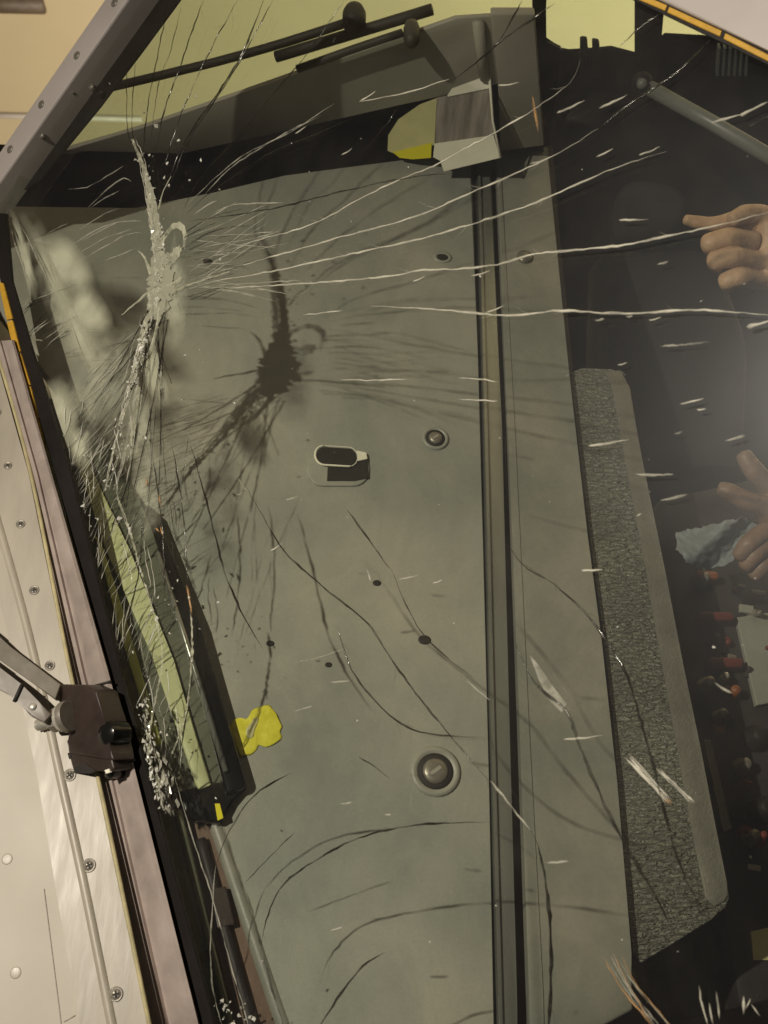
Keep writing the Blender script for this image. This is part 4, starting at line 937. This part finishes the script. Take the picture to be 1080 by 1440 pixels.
autosmooth(prism('lower_box', [W(x, y, 0.027) for x, y in ((94, 1040), (152, 1044), (161, 1082), (154, 1086), (106, 1080), (97, 1086))], GN, 0.020, 'brown', wp, 0.002, 3), 35)
prism('open_end', [W(x, y, 0.0275) for x, y in ((106, 1078), (120, 1074), (134, 1084), (124, 1088), (100, 1087))], GN, 0.004, 'gap', wp)
lathe('box_hole', W(96, 1064, 0.0272), GN, [(0.003, -0.003), (0.003, 0.0004), (0.001, 0.0005)], 'gap', wp, 12)
autosmooth(lathe('cable_gland', W(159, 1084, 0.016), GN, [(0.006, -0.008), (0.006, 0.004), (0.003, 0.006)], 'gloss', wp, 16), 40)
prism('white_clip', [W(x, y, 0.0278) for x, y in ((147, 1083), (153, 1081), (155, 1086), (149, 1088))], GN, 0.002, 'paper', wp)
prism('side_cheek', [W(x, y, 0.024) for x, y in ((72, 972), (86, 964), (88, 984), (84, 1000), (72, 994))], GN, 0.012, 'arm', wp, 0.002)

# ------------------------------------------------------------------ hands at the right: one reaching in, one standing in for a reflection
def skin_body(name, chains, label, sub=2, m='hand'):
    """chains of (point, radius); first points coincide where chains meet -> one continuous skin"""
    verts, edges, rad, idx = [], [], [], {}
    def vid(p, r):
        k = tuple(round(q, 5) for q in p)
        if k not in idx: idx[k] = len(verts); verts.append(p); rad.append(r)
        return idx[k]
    for ch in chains:
        if len(ch) > 4 or ch[-1][1] < 0.0095:
            c2 = ch[:2]
            for (p_, r_) in ch[2:]:
                c2 = c2 + [((c2[-1][0] + p_) * 0.5, (c2[-1][1] + r_) * 0.5 * 0.88), (p_, r_)]
            ch = c2
        ids = [vid(p, r) for p, r in ch]
        edges += [(a, b) for a, b in zip(ids, ids[1:])]
    me = bpy.data.meshes.new(name); me.from_pydata(verts, edges, []); me.update()
    o = bpy.data.objects.new(name, me); COL.objects.link(o)
    md = o.modifiers.new('skin', 'SKIN'); md.use_smooth_shade = True
    for i, sv in enumerate(me.skin_vertices[0].data):
        sv.radius = (rad[i], rad[i]); sv.use_root = (i == 0)
    sb = o.modifiers.new('sub', 'SUBSURF'); sb.levels = sub; sb.render_levels = sub
    me.materials.append(MT[m])
    tag(o, label, 'person'); return o
DH = 1.12
def H(x, y, dz=0.0): return D(x, y, DH - dz)
wrist = (H(1150, 362), 0.030); palm = (H(1092, 354), 0.034)
k = [(H(1068, 318, 0.006), 0.0125), (H(1062, 344, 0.012), 0.0125), (H(1064, 368, 0.012), 0.012), (H(1070, 394, 0.006), 0.011)]
ch = [[(H(1420, 380), 0.040), (H(1280, 370), 0.034), wrist, palm]]
tips = [[(1040, 306, .010, .0105), (1005, 316, .010, .0085), (978, 312, .010, .0072), (960, 308, .010, .0058)],
        [(1026, 334, .030, .0125), (994, 342, .030, .0115), (1002, 350, .014, .0095)],
        [(1030, 360, .032, .0125), (1002, 367, .032, .0115), (1012, 374, .014, .0095)],
        [(1040, 388, .028, .0120), (1018, 396, .026, .0105), (1028, 403, .012, .0085)]]
for kk, tp_ in zip(k, tips):
    ch.append([palm, kk] + [(H(x, y, dz), r) for x, y, dz, r in tp_])
ch.append([palm, (H(1075, 300, 0.014), 0.012), (H(1046, 300, 0.024), 0.0105), (H(1024, 312, 0.028), 0.0085)])
p1 = skin_body('person', ch, 'bare hand with one finger pointing left, at the right edge below the grey handle')
cuff = tube('sleeve', [H(1200, 364), H(1300, 372), H(1440, 382)], [0.034, 0.043, 0.050], 'sleeve', p1, 20)
# second hand lower down: solid stand-in for a reflected hand, toned dark
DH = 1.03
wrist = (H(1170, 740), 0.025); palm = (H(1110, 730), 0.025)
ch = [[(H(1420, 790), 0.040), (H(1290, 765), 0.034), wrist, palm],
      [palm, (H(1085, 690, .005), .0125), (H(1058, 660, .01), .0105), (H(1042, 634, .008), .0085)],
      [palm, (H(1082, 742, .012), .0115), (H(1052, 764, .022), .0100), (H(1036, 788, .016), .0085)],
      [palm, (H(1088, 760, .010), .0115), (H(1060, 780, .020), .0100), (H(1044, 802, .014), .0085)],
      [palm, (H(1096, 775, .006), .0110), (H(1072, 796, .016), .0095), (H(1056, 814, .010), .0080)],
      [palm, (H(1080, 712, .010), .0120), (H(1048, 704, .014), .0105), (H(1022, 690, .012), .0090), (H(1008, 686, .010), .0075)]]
p2 = skin_body('person', ch, 'dim reflected hand, built solid, above a pale cloth at the right edge, over the red switches', m='hand_dim')
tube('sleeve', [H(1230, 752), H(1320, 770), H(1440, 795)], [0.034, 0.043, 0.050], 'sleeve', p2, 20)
bm = bmesh.new(); rs = random.Random(31)
nx, ny = 26, 18; gv = []
for j in range(ny):
    for i in range(nx):
        u, v = i / (nx - 1), j / (ny - 1)
        x = 950 + 120 * u + rs.uniform(-2, 2); y = 730 + 62 * v + 10 * math.sin(u * 5) + rs.uniform(-2.5, 2.5)
        e_ = (abs(u - .5) * 2) ** 2 + (abs(v - .5) * 2) ** 2
        gv.append(bm.verts.new(D(x, y, 1.06 + 0.010 * math.sin(7 * u + 5 * v) + 0.003 * rs.uniform(-1, 1))))
for j in range(ny - 1):
    for i in range(nx - 1):
        u, v = (i + .5) / (nx - 1) - .5, (j + .5) / (ny - 1) - .5
        if (u / .52) ** 2 + (v / .5) ** 2 < 1: bm.faces.new((gv[j * nx + i], gv[j * nx + i + 1], gv[(j + 1) * nx + i + 1], gv[(j + 1) * nx + i]))
for q in [q for q in bm.verts if not q.link_faces]: bm.verts.remove(q)
o = link('cloth', bm, 'cloth', None, True)
so = o.modifiers.new('t', 'SOLIDIFY'); so.thickness = 0.001; su = o.modifiers.new('s', 'SUBSURF'); su.levels = 1; su.render_levels = 1
tag(o, 'crumpled pale blue cloth under the lower hand', 'cloth')
